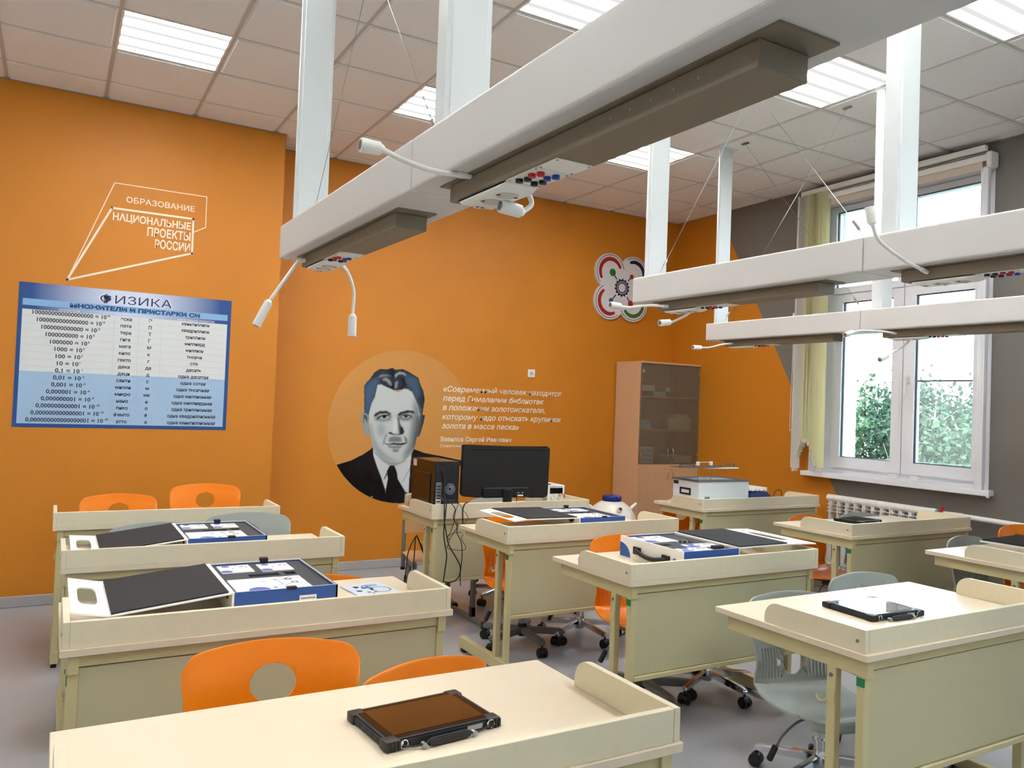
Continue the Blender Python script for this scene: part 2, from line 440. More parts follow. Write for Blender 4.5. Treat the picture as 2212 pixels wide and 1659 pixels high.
# ---------------------------------------------------------------- windows
def window(n, y0, y1, z0, z1):
    X0, X1 = 6.48, 6.55
    ym = -3.137 if n == 1 else (y0 + y1) / 2
    bm = B()
    f = .075
    box(bm, X0 - .0, X1, y0 - .02, y0 + .115, z0, z1); box(bm, X0, X1, y1 - .13, y1 + .02, z0, z1)
    box(bm, X0, X1, y0 + .115, y1 - .13, z0, z0 + f); box(bm, X0, X1, y0 + .115, y1 - .13, z1 - f, z1)
    box(bm, X0 + .0015, X1 - .0015, ym - .03, ym + .03, z0 + f, z1 - f)
    for qa, qb in ((y0 + .115, ym - .03), (ym + .03, y1 - .13)): box(bm, X0 + .001, X1 - .001, qa, qb, 2.575, 2.64)
    win = struct('window_%d' % n, bm, M_PVC)
    def sash(a, b, c, d, name):
        bm = B(); w = .095 if name == 'casement' else .055; wt = .07 if name == 'casement' else .045
        out = [(a, c), (b, c), (b, d), (a, d)]; inn = [(a + w, c + min(w, .095)), (b - w, c + w), (b - w, d - wt), (a + w, d - wt)]
        holed(bm, out, inn, 'x', X0 - .022, X1 - .01)
        s = link(name, bm, M_PVC, win)
        bm = B(); holed(bm, [(p[0] + q, p[1] + r) for p, q, r in zip(inn, (-.002, .002, .002, -.002), (-.002, -.002, .002, .002))],
                        [(a + w + .006, c + w + .006), (b - w - .006, c + w + .006), (b - w - .006, d - wt - .006), (a + w + .006, d - wt - .006)], 'x', X0 - .0, X0 + .02)
        link('gasket', bm, M_RUB, s)
        bm = B(); box(bm, X0 + .01, X0 + .014, a + w - .003, b - w + .003, c + w - .003, d - wt + .003)
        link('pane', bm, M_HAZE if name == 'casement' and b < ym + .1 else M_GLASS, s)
        return s
    yl, yr = y1 - .125, y0 + .105
    s1 = sash(ym + .005, yl, z0 + .055, 2.600, 'casement')
    s2 = sash(yr, ym - .005, z0 + .055, 2.600, 'casement')
    sash(ym + .008, yl + .045, 2.610, z1 - .02, 'transom_light'); sash(yr - .045, ym - .008, 2.610, z1 - .02, 'transom_light')
    for s, yy in ((s2, ym - .055),):
        bm = B(); box(bm, X0 - .034, X0 - .022, yy - .013, yy + .013, 1.80, 1.87, bev=.004)
        cyl(bm, (X0 - .03, yy, 1.845), (X0 - .06, yy, 1.845), .009)
        box(bm, X0 - .068, X0 - .055, yy - .01, yy + .01, 1.70, 1.86, bev=.004)
        link('window_handle', bm, M_WHITE, s)
    bm = B()
    for yy in (ym + .06, ym - .13): box(bm, X0 - .04, X0 - .0, yy - .035, yy + .035, z0 + .012, z0 + .052, bev=.003)
    link('drain_cap', bm, M_WHITE, win)
    # reveals and sill
    bm = B()
    box(bm, XR - .002, X1, y1 - .006, y1 + .004, z0, z1); box(bm, XR - .002, X1, y0 - .004, y0 + .006, z0, z1)
    box(bm, XR - .002, X1, y0, y1, z1 - .006, z1 + .004)
    link('window_reveal', bm, M_PVC, win)
    bm = B(); box(bm, 6.245, X1, y0 - .04, y1 + .02, z0 - .03, z0 + .012, bev=.006, seg=2)
    box(bm, 6.243, 6.262, y0 - .055, y0 - .035, z0 - .04, z0 + .016, bev=.003)
    link('window_sill', bm, M_PVC, win)
    return win
window(1, *WIN[0]); window(2, *WIN[1]); window(3, *WIN[2])  # second and third windows are unseen, added to let in fill light
bm = B(); box(bm, 6.475, 6.478, -3.725, -3.232, 1.815, 1.83)
link('muntin_line', bm, mat('grey_strip', (120, 125, 130), .4, noise=.01), bpy.data.objects['window_1'])

# gathered vertical blind and roller blind of the visible window
t = thing('vertical_blind', 'gathered cream vertical blind at the left side of the window', 'blind', (6.22, -2.4, 3.53))
bm = B(); box(bm, -.02, .02, -1.52, .14, -.03, .012, bev=.004); link('head_rail', bm, M_WHITE, t)
M_SLAT = fabric('cream_blind_fabric', (252, 244, 204))
M_SLATW = fabric('pale_blind_fabric', (250, 244, 232))
for i in range(13):
    y = .140 - i * .0222
    ph = abs(i - 5.2) / 6.5
    zb = -2.50 if i < 1 else (-2.23 - .25 * min(1, ph ** 1.6))
    bm = B(); pts = []
    for k in range(6):
        s = k / 5 - .5; pts.append((s * .052, y - s * .060 + .003 * math.sin(s * 6 + i)))
    A = [[bm.verts.new((p[0] + .01 * math.sin(i), p[1], z)) for p in pts] for z in (-.03, zb)]
    for k in range(5): bm.faces.new((A[0][k], A[0][k + 1], A[1][k + 1], A[1][k]))
    r = bmesh.ops.solidify(bm, geom=bm.faces[:], thickness=.0012)
    link('blind_slat', bm, M_SLATW if i < 5 else M_SLAT, t, smooth=True)
    bm = B(); box(bm, -.035 + .01 * math.sin(i), .035 + .01 * math.sin(i), y - .007, y + .007, zb - .03, zb + .004, bev=.003)
    link('slat_weight', bm, M_SLATW, t)
bm = B(); tube(bm, catmull([(-.02, .155, -.02), (-.02, .16, -1.2), (-.022, .165, -2.05), (-.022, .178, -2.16), (-.022, .19, -2.04), (-.02, .17, -1.0), (-.02, .158, -.02)], 5), .0022, 5)
link('pull_cord', bm, M_WHITE, t)
bm = B(); box(bm, -.03, -.012, .17, .19, -1.22, -1.09, bev=.004); link('cord_weight', bm, M_WHITE, t)

t = thing('roller_blind', 'rolled-up white roller blind across the top of the window', 'blind', (6.27, -3.12, 3.44))
bm = B(); cyl(bm, (0, -.76, .0), (0, .70, .0), .034, n=24)
box(bm, -.03, -.028, -.76, .70, -.07, .0); link('fabric_roll', bm, mat('roller_fabric', (206, 194, 180), .8, noise=.02), t, smooth='auto')
bm = B(); box(bm, -.045, .045, -.80, .72, .03, .05, bev=.006); box(bm, -.045, -.035, -.80, .72, -.012, .05, bev=.003); link('cassette', bm, M_WHITE, t)
bm = B(); box(bm, -.05, .05, -.835, -.795, -.06, .055, bev=.008); link('end_bracket', bm, M_WHITE, t)
bm = B(); box(bm, -.022, .02, -.80, -.745, -2.43, -.05, bev=.004); link('guide_rail', bm, M_PVC, t)
bm = B(); tube(bm, catmull([(-.045, -.79, -.05), (-.047, -.795, -1.1), (-.047, -.80, -1.85), (-.047, -.79, -1.95), (-.047, -.78, -1.85), (-.047, -.775, -.06)], 5), .002, 5)
link('chain', bm, M_WHITE, t)
bm = B()
for k in range(26): cyl(bm, (.17, 0.0, -1.6 - k * .018), (.17, 0.0, -1.61 - k * .018), .0035, n=6)
o = link('bead_chain', bm, M_WHITE, t); o['kind'] = 'stuff'

# radiator with sections
t = thing('radiator', 'white sectional radiator on the wall below the window', 'radiator', (6.235, -2.62, 0.15))
M_RADW = mat('radiator_white', (232, 230, 226), .35, noise=.01)
bmS = B()
cyl(bmS, (0, .0398, .655), (0, -.0398, .655), .030, n=16); cyl(bmS, (0, .036, .07), (0, -.036, .07), .03, n=12)
box(bmS, -.042, -.036, -.004, .004, .06, .64); box(bmS, -.046, -.038, -.035, .035, .10, .47, bev=.006, seg=2)
box(bmS, -.02, .02, -.010, .010, .06, .65)
for q in (.54, .57, .60): box(bmS, -.035, .01, -.030, .030, q, q + .004)
sec = link('section', bmS, M_RADW, t, smooth='auto', loc=(0, -.04, 0))
for i in range(1, 12):
    o = sec.copy(); C.objects.link(o); o.parent = t; o.location = (0, -.04 - i * .0815, 0)
bm = B(); box(bm, -.012, .03, -.98, .0, .655 - .012, .655 + .012); box(bm, -.012, .05, -.98, .0, .06, .08)
link('manifold', bm, M_RADW, t)
bm = B(); cyl(bm, (0, -.98, .655), (0, -1.04, .655), .018, n=10); link('valve', bm, M_CHROME, t)
bm = B(); cyl(bm, (0, -1.02, .67), (0, -1.02, .71), .012, n=8); link('valve_cap', bm, M_RED, t)
bm = B(); tube(bm, catmull([(0, -1.03, .655), (0.02, -1.15, .655), (.04, -1.25, .648), (.045, -2.2, .64), (.045, -6.4, .63)], 5), .02, 12)
tag(link('heating_pipe', bm, M_RADW, None, smooth=True, loc=(6.235, -2.62, 0.15)), 'white heating pipe running right from the radiator along the grey wall', 'pipe')
# ---------------------------------------------------------------- laboratory desks
def desk(label, x0, x1, yn, yf, ledge=0.0):
    W, D = x1 - x0, yf - yn; TH = .022; Z = .76
    t = thing('student_desk', label, 'desk', (x0, yn, 0), 0, 'beige student desks')
    bm = B(); box(bm, 0, W, 0, D, Z - TH, Z, bev=.0015); link('tabletop', bm, M_LAM, t)
    wl = .385 * D / .6; q = .055; e = ledge
    out = [(e, Z), (wl, Z)]
    for k in range(9):
        a = math.pi / 2 * k / 8; out.append((wl - q + q * math.cos(a), Z + .076 - q + q * math.sin(a)))
    out.append((e, Z + .076))
    for xa in (e * .6, W - .018 - e * .6):
        bm = B(); prism(bm, out, 'x', xa, xa + .018)
        bmesh.ops.bevel(bm, geom=[x for x in bm.edges], offset=.001, segments=1, affect='EDGES')
        p = link('side_panel', bm, M_LAM2, t)
        bm = B(); sxx = xa - .001 if xa < W / 2 else xa + .019
        cyl(bm, (sxx, .028 + e, Z + .036), (sxx + .0015 * (1 if xa > W / 2 else -1), .028 + e, Z + .036), .0055, n=10); link('screw', bm, M_BOX, p)
    bm = B(); box(bm, e * .6 + .0188, W - .0188 - e * .6, e, e + .018, Z, Z + .0755, bev=.001); link('front_panel', bm, M_LAM2, t)
    # steel frame
    for s in (0, 1):
        fx = lambda a, b: (a, b) if s == 0 else (W - b, W - a)
        a, b = fx(.022, .052)
        bm = B(); box(bm, a, b, .012, D - .045, .682, Z - TH, bev=.002); link('side_rail', bm, M_METB, t)
        bm = B(); box(bm, a, b, .022, .052, .085, .684, bev=.002); link('leg', bm, M_METB, t)
        bm = B(); box(bm, a, b, .130, .165, .085, .684, bev=.002); lg = link('leg', bm, M_METB, t)
        bm = B(); a2, b2 = fx(.018, .056); box(bm, a2, b2, .02, D - .02, .022, .088, bev=.003); ft = link('foot', bm, M_METB, t)
        for yy in (.05, D - .06):
            bm = B(); box(bm, a2 + .005, b2 - .005, yy - .02, yy + .02, 0, .0225); link('glide', bm, M_BLACK, ft)
        sg = -1 if s == 0 else 1; xo = a if s == 0 else b
        bm = B(); box(bm, min(xo, xo + sg * .003), max(xo, xo + sg * .003), .132, .163, .56, .60)
        tube(bm, catmull([(xo, .155, .575), (xo + sg * .006, .17, .562), (xo + sg * .006, .19, .562), (xo + sg * .006, .198, .578)], 4), .004, 6)
        link('bag_hook', bm, M_METB, lg)
        bm = B(); cyl(bm, (xo, .147, .655), (xo + sg * .004, .147, .655), .007, n=10); link('bolt', bm, M_STEEL, lg)
        if s == 0:
            bm = B(); box(bm, a - .0012, a - .0001, .021, .051, .650, .678); link('green_sticker', bm, M_GREEN, t)
    bm = B(); box(bm, .052, W - .052, .026, .045, .345, .698, bev=.001); link('modesty_panel', bm, M_MOD, t)
    bm = B(); box(bm, .05, W - .05, .020, .05, .702, Z - TH, bev=.002); link('front_rail', bm, M_METB, t)
    bm = B(); box(bm, .05, W - .05, .016, .05, .322, .343, bev=.002); link('lower_rail', bm, M_METB, t)
    return t

desk('beige desk at the far left, rearmost of the left row, below the blue poster', .401, 1.60, -2.33, -1.748)
desk('beige desk with a half-hidden open kit case, grey chairs behind it', .431, 1.634, -3.475, -2.907)
desk('beige desk of the left row carrying the large open blue kit case and a booklet', .423, 1.66, -4.64, -4.05, .010)
desk('nearest beige desk at the bottom left with the brown-screened tablet on it', .403, 1.645, -5.87, -5.24, .008)
desk('beige desk carrying the black monitor and computer tower', 2.535, 3.785, -2.496, -1.903)
desk('beige desk in the middle behind the white-sided case, open kit case lid toward the left', 2.56, 3.79, -3.45, -2.85)
desk('beige desk in the middle carrying the open kit case with a black carrying handle', 2.563, 3.76, -4.52, -3.90)
desk('beige desk at the right front with a tablet mirroring the window', 2.623, 3.83, -5.626, -4.965, .012)
desk('beige desk near the cabinet carrying the white water bath', 4.70, 6.03, -2.70, -2.13, .008)
desk('beige desk in front of the radiator with a dark tablet', 4.735, 6.03, -3.985, -3.356, .008)
desk('beige desk cut off by the right edge of the photo', 4.757, 6.03, -5.08, -4.45, .008)

# ---------------------------------------------------------------- swivel chairs
def shell_mesh():
    prof = [(-.215, .405), (-.222, .422), (-.205, .437), (-.15, .440), (-.08, .432), (0.0, .424), (.08, .424), (.14, .434), (.178, .46), (.196, .50), (.205, .55), (.212, .61), (.220, .68), (.230, .75), (.240, .80), (.245, .84)]
    P = catmull([(0, y, z) for y, z in prof], 5)
    P = [(p.y, p.z) for p in P]
    def hw(y, z):
        if z > .47: return np.interp(z, [.47, .54, .62, .70, .84], [.200, .194, .206, .221, .227])
        return np.interp(y, [-.23, -.19, -.05, .10, .20], [.185, .214, .222, .212, .200])
    us = [-1, -.985, -.96, -.92, -.88]
    slots = []
    for k in range(7):
        a = .30 + k * .082; slots += [(a, a + .036), (-a - .036, -a)]
    raw = set(us + [-u for u in us]); [raw.update(s) for s in slots]
    raw.update(np.linspace(-.28, .28, 15).round(4).tolist())
    us = sorted(raw)
    bm = B(); grid = []
    zt = P[-1][1]
    for (y, z) in P:
        row = []
        for u in us:
            k = 1.0
            zz, yy = z, y
            x = u * hw(y, z)
            if z > .70:      # rounded crown
                f = (z - .70) / (zt - .70); drop = .026 * u * u
                au = abs(u)
                if au > .80: drop += .045 * (1 - math.sqrt(max(0, 1 - ((au - .80) / .2) ** 2)))
                zz = z - drop * f
            if z > .46: yy = y - .035 * u * u * min(1, (z - .46) / .1)
            else: zz = z + .014 * u * u; 
            if y < -.16 and z < .45:
                au = abs(u)
                if au > .7: yy = y + .04 * (1 - math.sqrt(max(0, 1 - ((au - .7) / .3) ** 2)))
            row.append(bm.verts.new((x, yy, zz)))
        grid.append(row)
    hc, rx, rz = .728, .060, .050
    def inslot(u, z): return .485 < z < .612 and any(a - 1e-4 <= u <= b + 1e-4 for a, b in slots)
    dead = []
    nv, nu = len(P), len(us)
    for i in range(nv - 1):
        for j in range(nu - 1):
            vs = (grid[i][j], grid[i][j + 1], grid[i + 1][j + 1], grid[i + 1][j])
            cx = sum(v.co.x for v in vs) / 4; cz = sum(v.co.z for v in vs) / 4; cu = (us[j] + us[j + 1]) / 2
            if (P[i][1] > .6) and (cx / rx) ** 2 + ((cz - hc) / rz) ** 2 < 1: continue
            if (P[i][1] > .455) and (cx / .050) ** 2 + ((cz - .545) / .052) ** 2 < 1: continue
            if P[i][1] > .46 and inslot(cu, cz): continue
            bm.faces.new(vs)
    loose = [v for v in bm.verts if not v.link_faces]
    bmesh.ops.delete(bm, geom=loose, context='VERTS')
    for e in bm.edges:
        if e.is_boundary:
            for v in e.verts:
                x, z = v.co.x, v.co.z
                for cx_, cz_, ax, az in ((0, hc, rx, rz), (0, .545, .050, .052)):
                    d = math.hypot(x / ax, (z - cz_) / az)
                    if v.co.y > .15 and .55 < d < 1.5 and abs(x) < ax * 1.5 and z > .47:
                        v.co.x = x / d; v.co.z = cz_ + (z - cz_) / d
    me = bpy.data.meshes.new('s'); bm.to_mesh(me); bm.free()
    o = bpy.data.objects.new('s', me); C.objects.link(o)
    md = o.modifiers.new('a', 'SOLIDIFY'); md.thickness = .009; md.offset = 0
    md = o.modifiers.new('b', 'BEVEL'); md.width = .003; md.segments = 2; md.limit_method = 'ANGLE'; md.angle_limit = math.radians(60)
    dg = bpy.context.evaluated_depsgraph_get(); dg.update()
    out = bpy.data.meshes.new_from_object(o.evaluated_get(dg))
    bpy.data.objects.remove(o); bpy.data.meshes.remove(me)
    out.polygons.foreach_set('use_smooth', [True] * len(out.polygons)); out.set_sharp_from_angle(angle=math.radians(50))
    return out
SHELL_O = shell_mesh(); SHELL_O.name = 'chair_shell'; SHELL_G = SHELL_O.copy()
SHELL_O.materials.clear(); SHELL_O.materials.append(M_CHO); SHELL_G.materials.clear(); SHELL_G.materials.append(M_CHG)

def base_parts(t, m, chrome):
    bm = B(); lathe(bm, [(.0, .062), (.026, .062), (.03, .07), (.034, .10), (.03, .125), (.026, .14), (.0, .14)], 20); hub = link('hub', bm, m if chrome else M_BLACK, t, smooth='auto')
    first = None
    for k in range(5):
        a = 2 * math.pi * k / 5 + 1.0
        if first is None:
            bm = B()
            if chrome:
                prism(bm, [(.02, .085), (.255, .066), (.27, .07), (.27, .088), (.255, .096), (.02, .125)], 'y', -.014, .014)
            else:
                prism(bm, [(.02, .078), (.25, .066), (.275, .07), (.275, .09), (.25, .104), (.02, .118)], 'y', -.021, .021)
            bmesh.ops.bevel(bm, geom=bm.edges[:], offset=.006, segments=2, affect='EDGES')
            first = link('spoke', bm, m, t, smooth='auto', rot=(0, 0, a))
            bm = B(); cyl(bm, (.258, 0, .05), (.258, 0, .075), .007, n=10)
            prism(bm, [(.262 + .026 * math.cos(q), .030 + .026 * math.sin(q)) for q in [math.pi * i / 8 for i in range(9)]], 'y', -.022, .022)
            ca = link('caster', bm, M_BLACK, first, smooth='auto', loc=(0, 0, 0))
            for sy in (-1, 1):
                bm = B(); cyl(bm, (.262, sy * .008, .0262), (.262, sy * .026, .0262), .026, n=20)
                bmesh.ops.bevel(bm, geom=bm.edges[:], offset=.002, segments=1, affect='EDGES') if False else None
                cyl(bm, (.262, sy * .026, .0262), (.262, sy * .0275, .0262), .012, n=12)
                link('wheel', bm, M_BLACK, first, smooth='auto')
        else:
            s = first.copy(); C.objects.link(s); s.parent = t; s.rotation_euler = (0, 0, a)
            for ch in list(first.children):
                c = ch.copy(); C.objects.link(c); c.parent = s
def chair_proto(color, chrome):
    t = thing('swivel_chair', 'x', 'chair')
    o = bpy.data.objects.new('shell', SHELL_O if color == 'o' else SHELL_G); C.objects.link(o); o.parent = t
    bm = B(); box(bm, -.075, .075, -.09, .09, .395, .412, bev=.004); box(bm, -.04, .04, -.05, .05, .365, .396, bev=.006); link('seat_mechanism', bm, M_BLACK, t)
    bm = B(); cyl(bm, (0, 0, .13), (0, 0, .26), .025, n=20); cyl(bm, (0, 0, .25), (0, 0, .37), .014, n=16); link('gas_lift', bm, M_CHROME if chrome else M_STEEL, t, smooth='auto')
    bm = B(); tube(bm, catmull([(-.03, 0, .385), (-.12, -.01, .372), (-.20, -.03, .335), (-.235, -.04, .30)], 5), .005, 8)
    lv = link('height_lever', bm, M_GREYP, t, smooth=True)
    bm = B(); box(bm, -.012, .012, -.011, .011, -.045, .02, bev=.006, M=Matrix.Translation((-.25, -.043, .285)) @ Matrix.Rotation(.5, 4, 'Y')); link('lever_grip', bm, M_BLACK, lv, smooth='auto')
    base_parts(t, M_CHROME if chrome else M_GREYP, chrome)
    return t
PROT = {}
def chair(label, x, y, rot, top, color='o', chrome=True, spin=0.0):
    k = (color, chrome)
    if k not in PROT:
        t = PROT[k] = chair_proto(color, chrome)
    else:
        t = copy_tree(PROT[k])
    t.location = (x, y, 0); t.rotation_euler = (0, 0, math.radians(rot))
    t['label'] = label; t['group'] = 'orange swivel chairs' if color == 'o' else 'grey swivel chairs'
    dz = top - .838
    for ch in t.children:
        n = ch.name.split('.')[0]
        if n in ('shell', 'seat_mechanism', 'height_lever'): ch.location.z = dz
        if n == 'gas_lift': ch.scale.z = 1 + dz / .37
    return t
chair('orange swivel chair behind the rearmost left desk, the left and lower of two', .77, -1.715, 0, .83)
chair('orange swivel chair behind the rearmost desk below the poster, its oval hole fully in view', 1.285, -1.70, -4, .885)
chair('grey swivel chair mostly hidden behind the black case lid of the second left desk', .875, -2.965, 4, .825, 'g')
chair('light grey swivel chair behind the open case in the left row, its wide back showing', 1.31, -2.965, -4, .86, 'g')
chair('orange swivel chair peeking out between the large open case and the booklet', 1.36, -4.10, -6, .745)
chair('large orange swivel chair in the foreground with the oval hole', .888, -5.295, -8, .850)
chair('orange swivel chair showing only its curved top edge beyond the nearest desk', 1.395, -5.30, 10, .742)
chair('grey swivel chair behind the black monitor', 3.44, -1.90, 0, .765, 'g')
chair('orange swivel chair under the left end of the middle desk, below the case lid', 2.99, -2.93, -6, .775, 'o', False)
chair('swivel chair at the middle desk showing only its chrome star base', 3.43, -2.93, 0, .74, 'o')
chair('orange swivel chair left of the case with the black handle', 3.10, -3.975, -10, .815, 'o', False)
chair('swivel chair showing a chrome star base below the middle front desk', 3.50, -4.03, 0, .74, 'o')
chair('grey swivel chair with slotted back, pulled under the left end of the right front desk', 3.17, -5.03, -14, .728, 'g')
chair('grey swivel chair beyond the mirroring tablet, its rounded top visible', 3.73, -5.00, -6, .765, 'g')
chair('orange swivel chair glimpsed under the water bath desk', 5.03, -2.32, 0, .74)
chair('red-orange swivel chair behind the desk by the radiator, left one', 5.27, -3.42, 6, .77)
chair('grey swivel chair behind the desk by the radiator, beside the dark tablet', 5.85, -3.42, 0, .765, 'g')
chair('grey swivel chair at the cut-off right desk, left of the orange one', 5.35, -4.56, 4, .79, 'g')
chair('orange swivel chair at the right edge of the photo before the grey wall', 5.93, -4.56, -4, .835)

# old wooden school chair with grey posts behind the computer desk
t = thing('school_chair', 'wooden-seated school chair with grey posts behind the computer desk', 'chair', (2.86, -1.78, 0), math.radians(-12))
for sx_ in (-1, 1):
    bm = B(); tube(bm, [(sx_ * .17, .17, .24), (sx_ * .17, .17, .60)], .016, 12); link('post', bm, M_GREYP, t, smooth='auto')
    bm = B(); cyl(bm, (sx_ * .17, .17, .225), (sx_ * .17, .17, .245), .018, n=12); link('post_cap', bm, M_BLACK, t)
    bm = B(); box(bm, sx_ * .15 - .014, sx_ * .15 + .014, -.20, .17, .30, .345, bev=.004); link('seat_rail', bm, M_GREYP, t)
    bm = B(); cyl(bm, (sx_ * .15, 0.02, .05), (sx_ * .15, 0.02, .30), .019, n=14); cyl(bm, (sx_ * .15, .02, .19), (sx_ * .15, .02, .20), .023, n=14); link('leg', bm, M_GREYP, t, smooth='auto')
    bm = B(); box(bm, sx_ * .15 - .016, sx_ * .15 + .016, -.21, .21, .012, .05, bev=.006); f = link('foot', bm, M_GREYP, t)
    bm = B(); box(bm, sx_ * .15 - .02, sx_ * .15 + .02, -.235, -.19, 0, .055, bev=.006); box(bm, sx_ * .15 - .02, sx_ * .15 + .02, .19, .235, 0, .055, bev=.006); link('end_cap', bm, M_BLACK, f)
bm = B(); A = []
prism(bm, [(-.19, .350), (-.10, .352), (.12, .350), (.18, .354), (.18, .362), (.12, .358), (-.10, .360), (-.19, .358)], 'x', -.18, .18); link('seat', bm, M_WOOD, t)
bm = B(); pts = [(-.17, .150), (-.09, .175), (0, .182), (.09, .175), (.17, .150)]
prism(bm, [(a, b) for a, b in pts] + [(a, b + .009) for a, b in pts[::-1]], 'z', .50, .60); link('backrest', bm, M_WOOD, t)
# dark T-leg of a folding stand below the computer desk
t = thing('desk_stand', 'dark T-shaped metal stand leg below the computer desk', 'stand', (2.93, -2.36, 0))
bm = B(); box(bm, -.10, .06, -.012, .012, .306, .318); link('cross_bar', bm, M_GREYP, t)
bm = B(); box(bm, -.014, .014, -.02, .02, .05, .306, bev=.003); link('post', bm, M_GREYP, t)
bm = B(); box(bm, -.016, .016, -.02, .02, .04, .11, bev=.003); link('sleeve', bm, M_BLACK, t)
bm = B(); box(bm, -.016, .016, -.19, .30, .012, .045, bev=.005); link('foot', bm, M_GREYP, t)
bm = B(); box(bm, -.021, .021, -.225, -.165, 0, .055, bev=.008); link('end_cap', bm, M_BLACK, t)

# ---------------------------------------------------------------- glazed cabinet in the corner
t = thing('display_cabinet', 'tall beech cabinet with smoked glass doors in the back corner', 'cabinet', (5.53, -.475, 0))
W, D = .80, .405
bm = B(); box(bm, 0, .018, -D, 0, 0, 1.982); link('side', bm, M_WOODC, t)
bm = B(); box(bm, W - .018, W, -D, 0, 0, 1.982); link('side', bm, M_WOODC, t)
bm = B(); box(bm, -.002, W + .002, -D - .016, 0, 1.982, 2.0, bev=.001); link('top', bm, M_WOODC, t)
bm = B(); box(bm, .018, W - .018, -.008, 0, .05, 1.98); link('back_board', bm, mat('cabinet_back', (196, 170, 140), .6, noise=.02), t)
for z in (.06, .93, 1.285, 1.632):
    bm = B(); box(bm, .018, W - .018, -D + .001, -.008, z, z + .018); link('shelf', bm, M_WOODC, t)
bm = B(); box(bm, .018, W - .018, -D + .02, -D + .036, 0, .06); link('plinth', bm, M_WOODC, t)
for a, b, hs in ((.002, W / 2 - .0015, 1), (W / 2 + .0015, W - .002, -1)):
    bm = B(); box(bm, a, b, -D - .017, -D - .001, .065, .945, bev=.001); dr = link('door', bm, M_WOODC, t)
    hx = b - .035 if hs == 1 else a + .035
    bm = B(); tube(bm, catmull([(hx, -D - .017, .79), (hx, -D - .04, .81), (hx, -D - .046, .845), (hx, -D - .04, .88), (hx, -D - .017, .90)], 4), .005, 8); link('handle', bm, M_CHROME, dr, smooth=True)
    bm = B(); box(bm, a, b, -D - .006, -D - .001, .952, 1.978); gd = link('glass_door', bm, M_FROST, t)
    bm = B(); tube(bm, catmull([(hx, -D - .006, 1.01), (hx, -D - .03, 1.03), (hx, -D - .036, 1.065), (hx, -D - .03, 1.10), (hx, -D - .006, 1.12)], 4), .005, 8); link('handle', bm, M_CHROME, gd, smooth=True)
    kx = a + .022 if hs == 1 else b - .022
    for z in (1.05, 1.90):
        bm = B(); cyl(bm, (kx, -D - .006, z), (kx, -D - .016, z), .018, n=20); link('glass_hinge', bm, M_CHROME, gd, smooth='auto')
CX, CY = 5.53, -.475
def item(name, label, cat, x0, x1, y0, y1, z0, z1, m, group=None):
    bm = B(); box(bm, -(x1 - x0) / 2, (x1 - x0) / 2, -(y1 - y0) / 2, (y1 - y0) / 2, 0, z1 - z0, bev=.004)
    o = link(name, bm, m, None, loc=((x0 + x1) / 2, (y0 + y1) / 2, z0)); return tag(o, label, cat, group)
M_PALEB = mat('paper_pale_blue', (190, 214, 220), .7, noise=.03); M_CREAM = mat('box_cream', (228, 218, 180), .7, noise=.03)
for k in range(5):
    z = 1.303 + k * .020
    item('folded_cloth', 'pale blue folded sheet %s in the stack on the middle cabinet shelf' % ('at the bottom', 'second from below', 'in the middle', 'second from the top', 'on top')[k], 'cloth', CX + .04 + .004 * (k % 2), CX + .20 - .006 * k, CY - .36, CY - .14, z, z + .018, M_PALEB, 'folded sheets in the cabinet')
item('storage_box', 'cream storage box on the middle cabinet shelf behind the glass', 'box', CX + .42, CX + .74, CY - .36, CY - .08, 1.303, 1.43, M_CREAM)
item('small_box', 'small cream box on top of the storage box in the cabinet', 'box', CX + .53, CX + .73, CY - .34, CY - .12, 1.43, 1.468, M_CREAM)
for k, (cc, w_) in enumerate((((190, 70, 60), .07), ((70, 120, 70), .07), ((196, 214, 206), .16), ((60, 130, 80), .10))):
    x = CX + .05 + (0, .085, .17, .34)[k]
    item('kit_box', ('red', 'dark green', 'pale', 'bright green')[k] + ' kit box on the top cabinet shelf', 'box', x, x + w_, CY - .36, CY - .12, 1.65, 1.70, mat('kit%d' % k, cc, .6, noise=.02), 'kit boxes in the cabinet')
item('paper_roll_box', 'white box lying on kit boxes on the top cabinet shelf', 'box', CX + .04, CX + .25, CY - .34, CY - .14, 1.70, 1.76, M_CARD)
bm = B(); lathe(bm, [(0, 0), (.03, 0), (.032, .05), (.02, .08), (.012, .10), (0, .10)], 16)
tag(link('bottle', bm, M_CARD, None, smooth=True, loc=(CX + .43, CY - .28, 1.65 + .05)), 'white bottle standing on the top cabinet shelf', 'bottle')
bpy.data.objects['bottle'].location = (CX + .47, CY - .28, 1.65)
for k in range(4): item('paper_stack', 'white paper stack, %s of four on the lowest glazed shelf' % ('bottom one', 'second from below', 'third from below', 'top one')[k], 'paper', CX + .03, CX + .24, CY - .36, CY - .10, .948 + k * .045, .99 + k * .045, mat('paper_stack', (206, 212, 208), .7, noise=.03), 'paper stacks in the cabinet')
item('flat_box', 'flat pale box at the right of the lowest glazed shelf', 'box', CX + .52, CX + .76, CY - .36, CY - .10, .948, 1.03, mat('paper_stack', (206, 212, 208)))
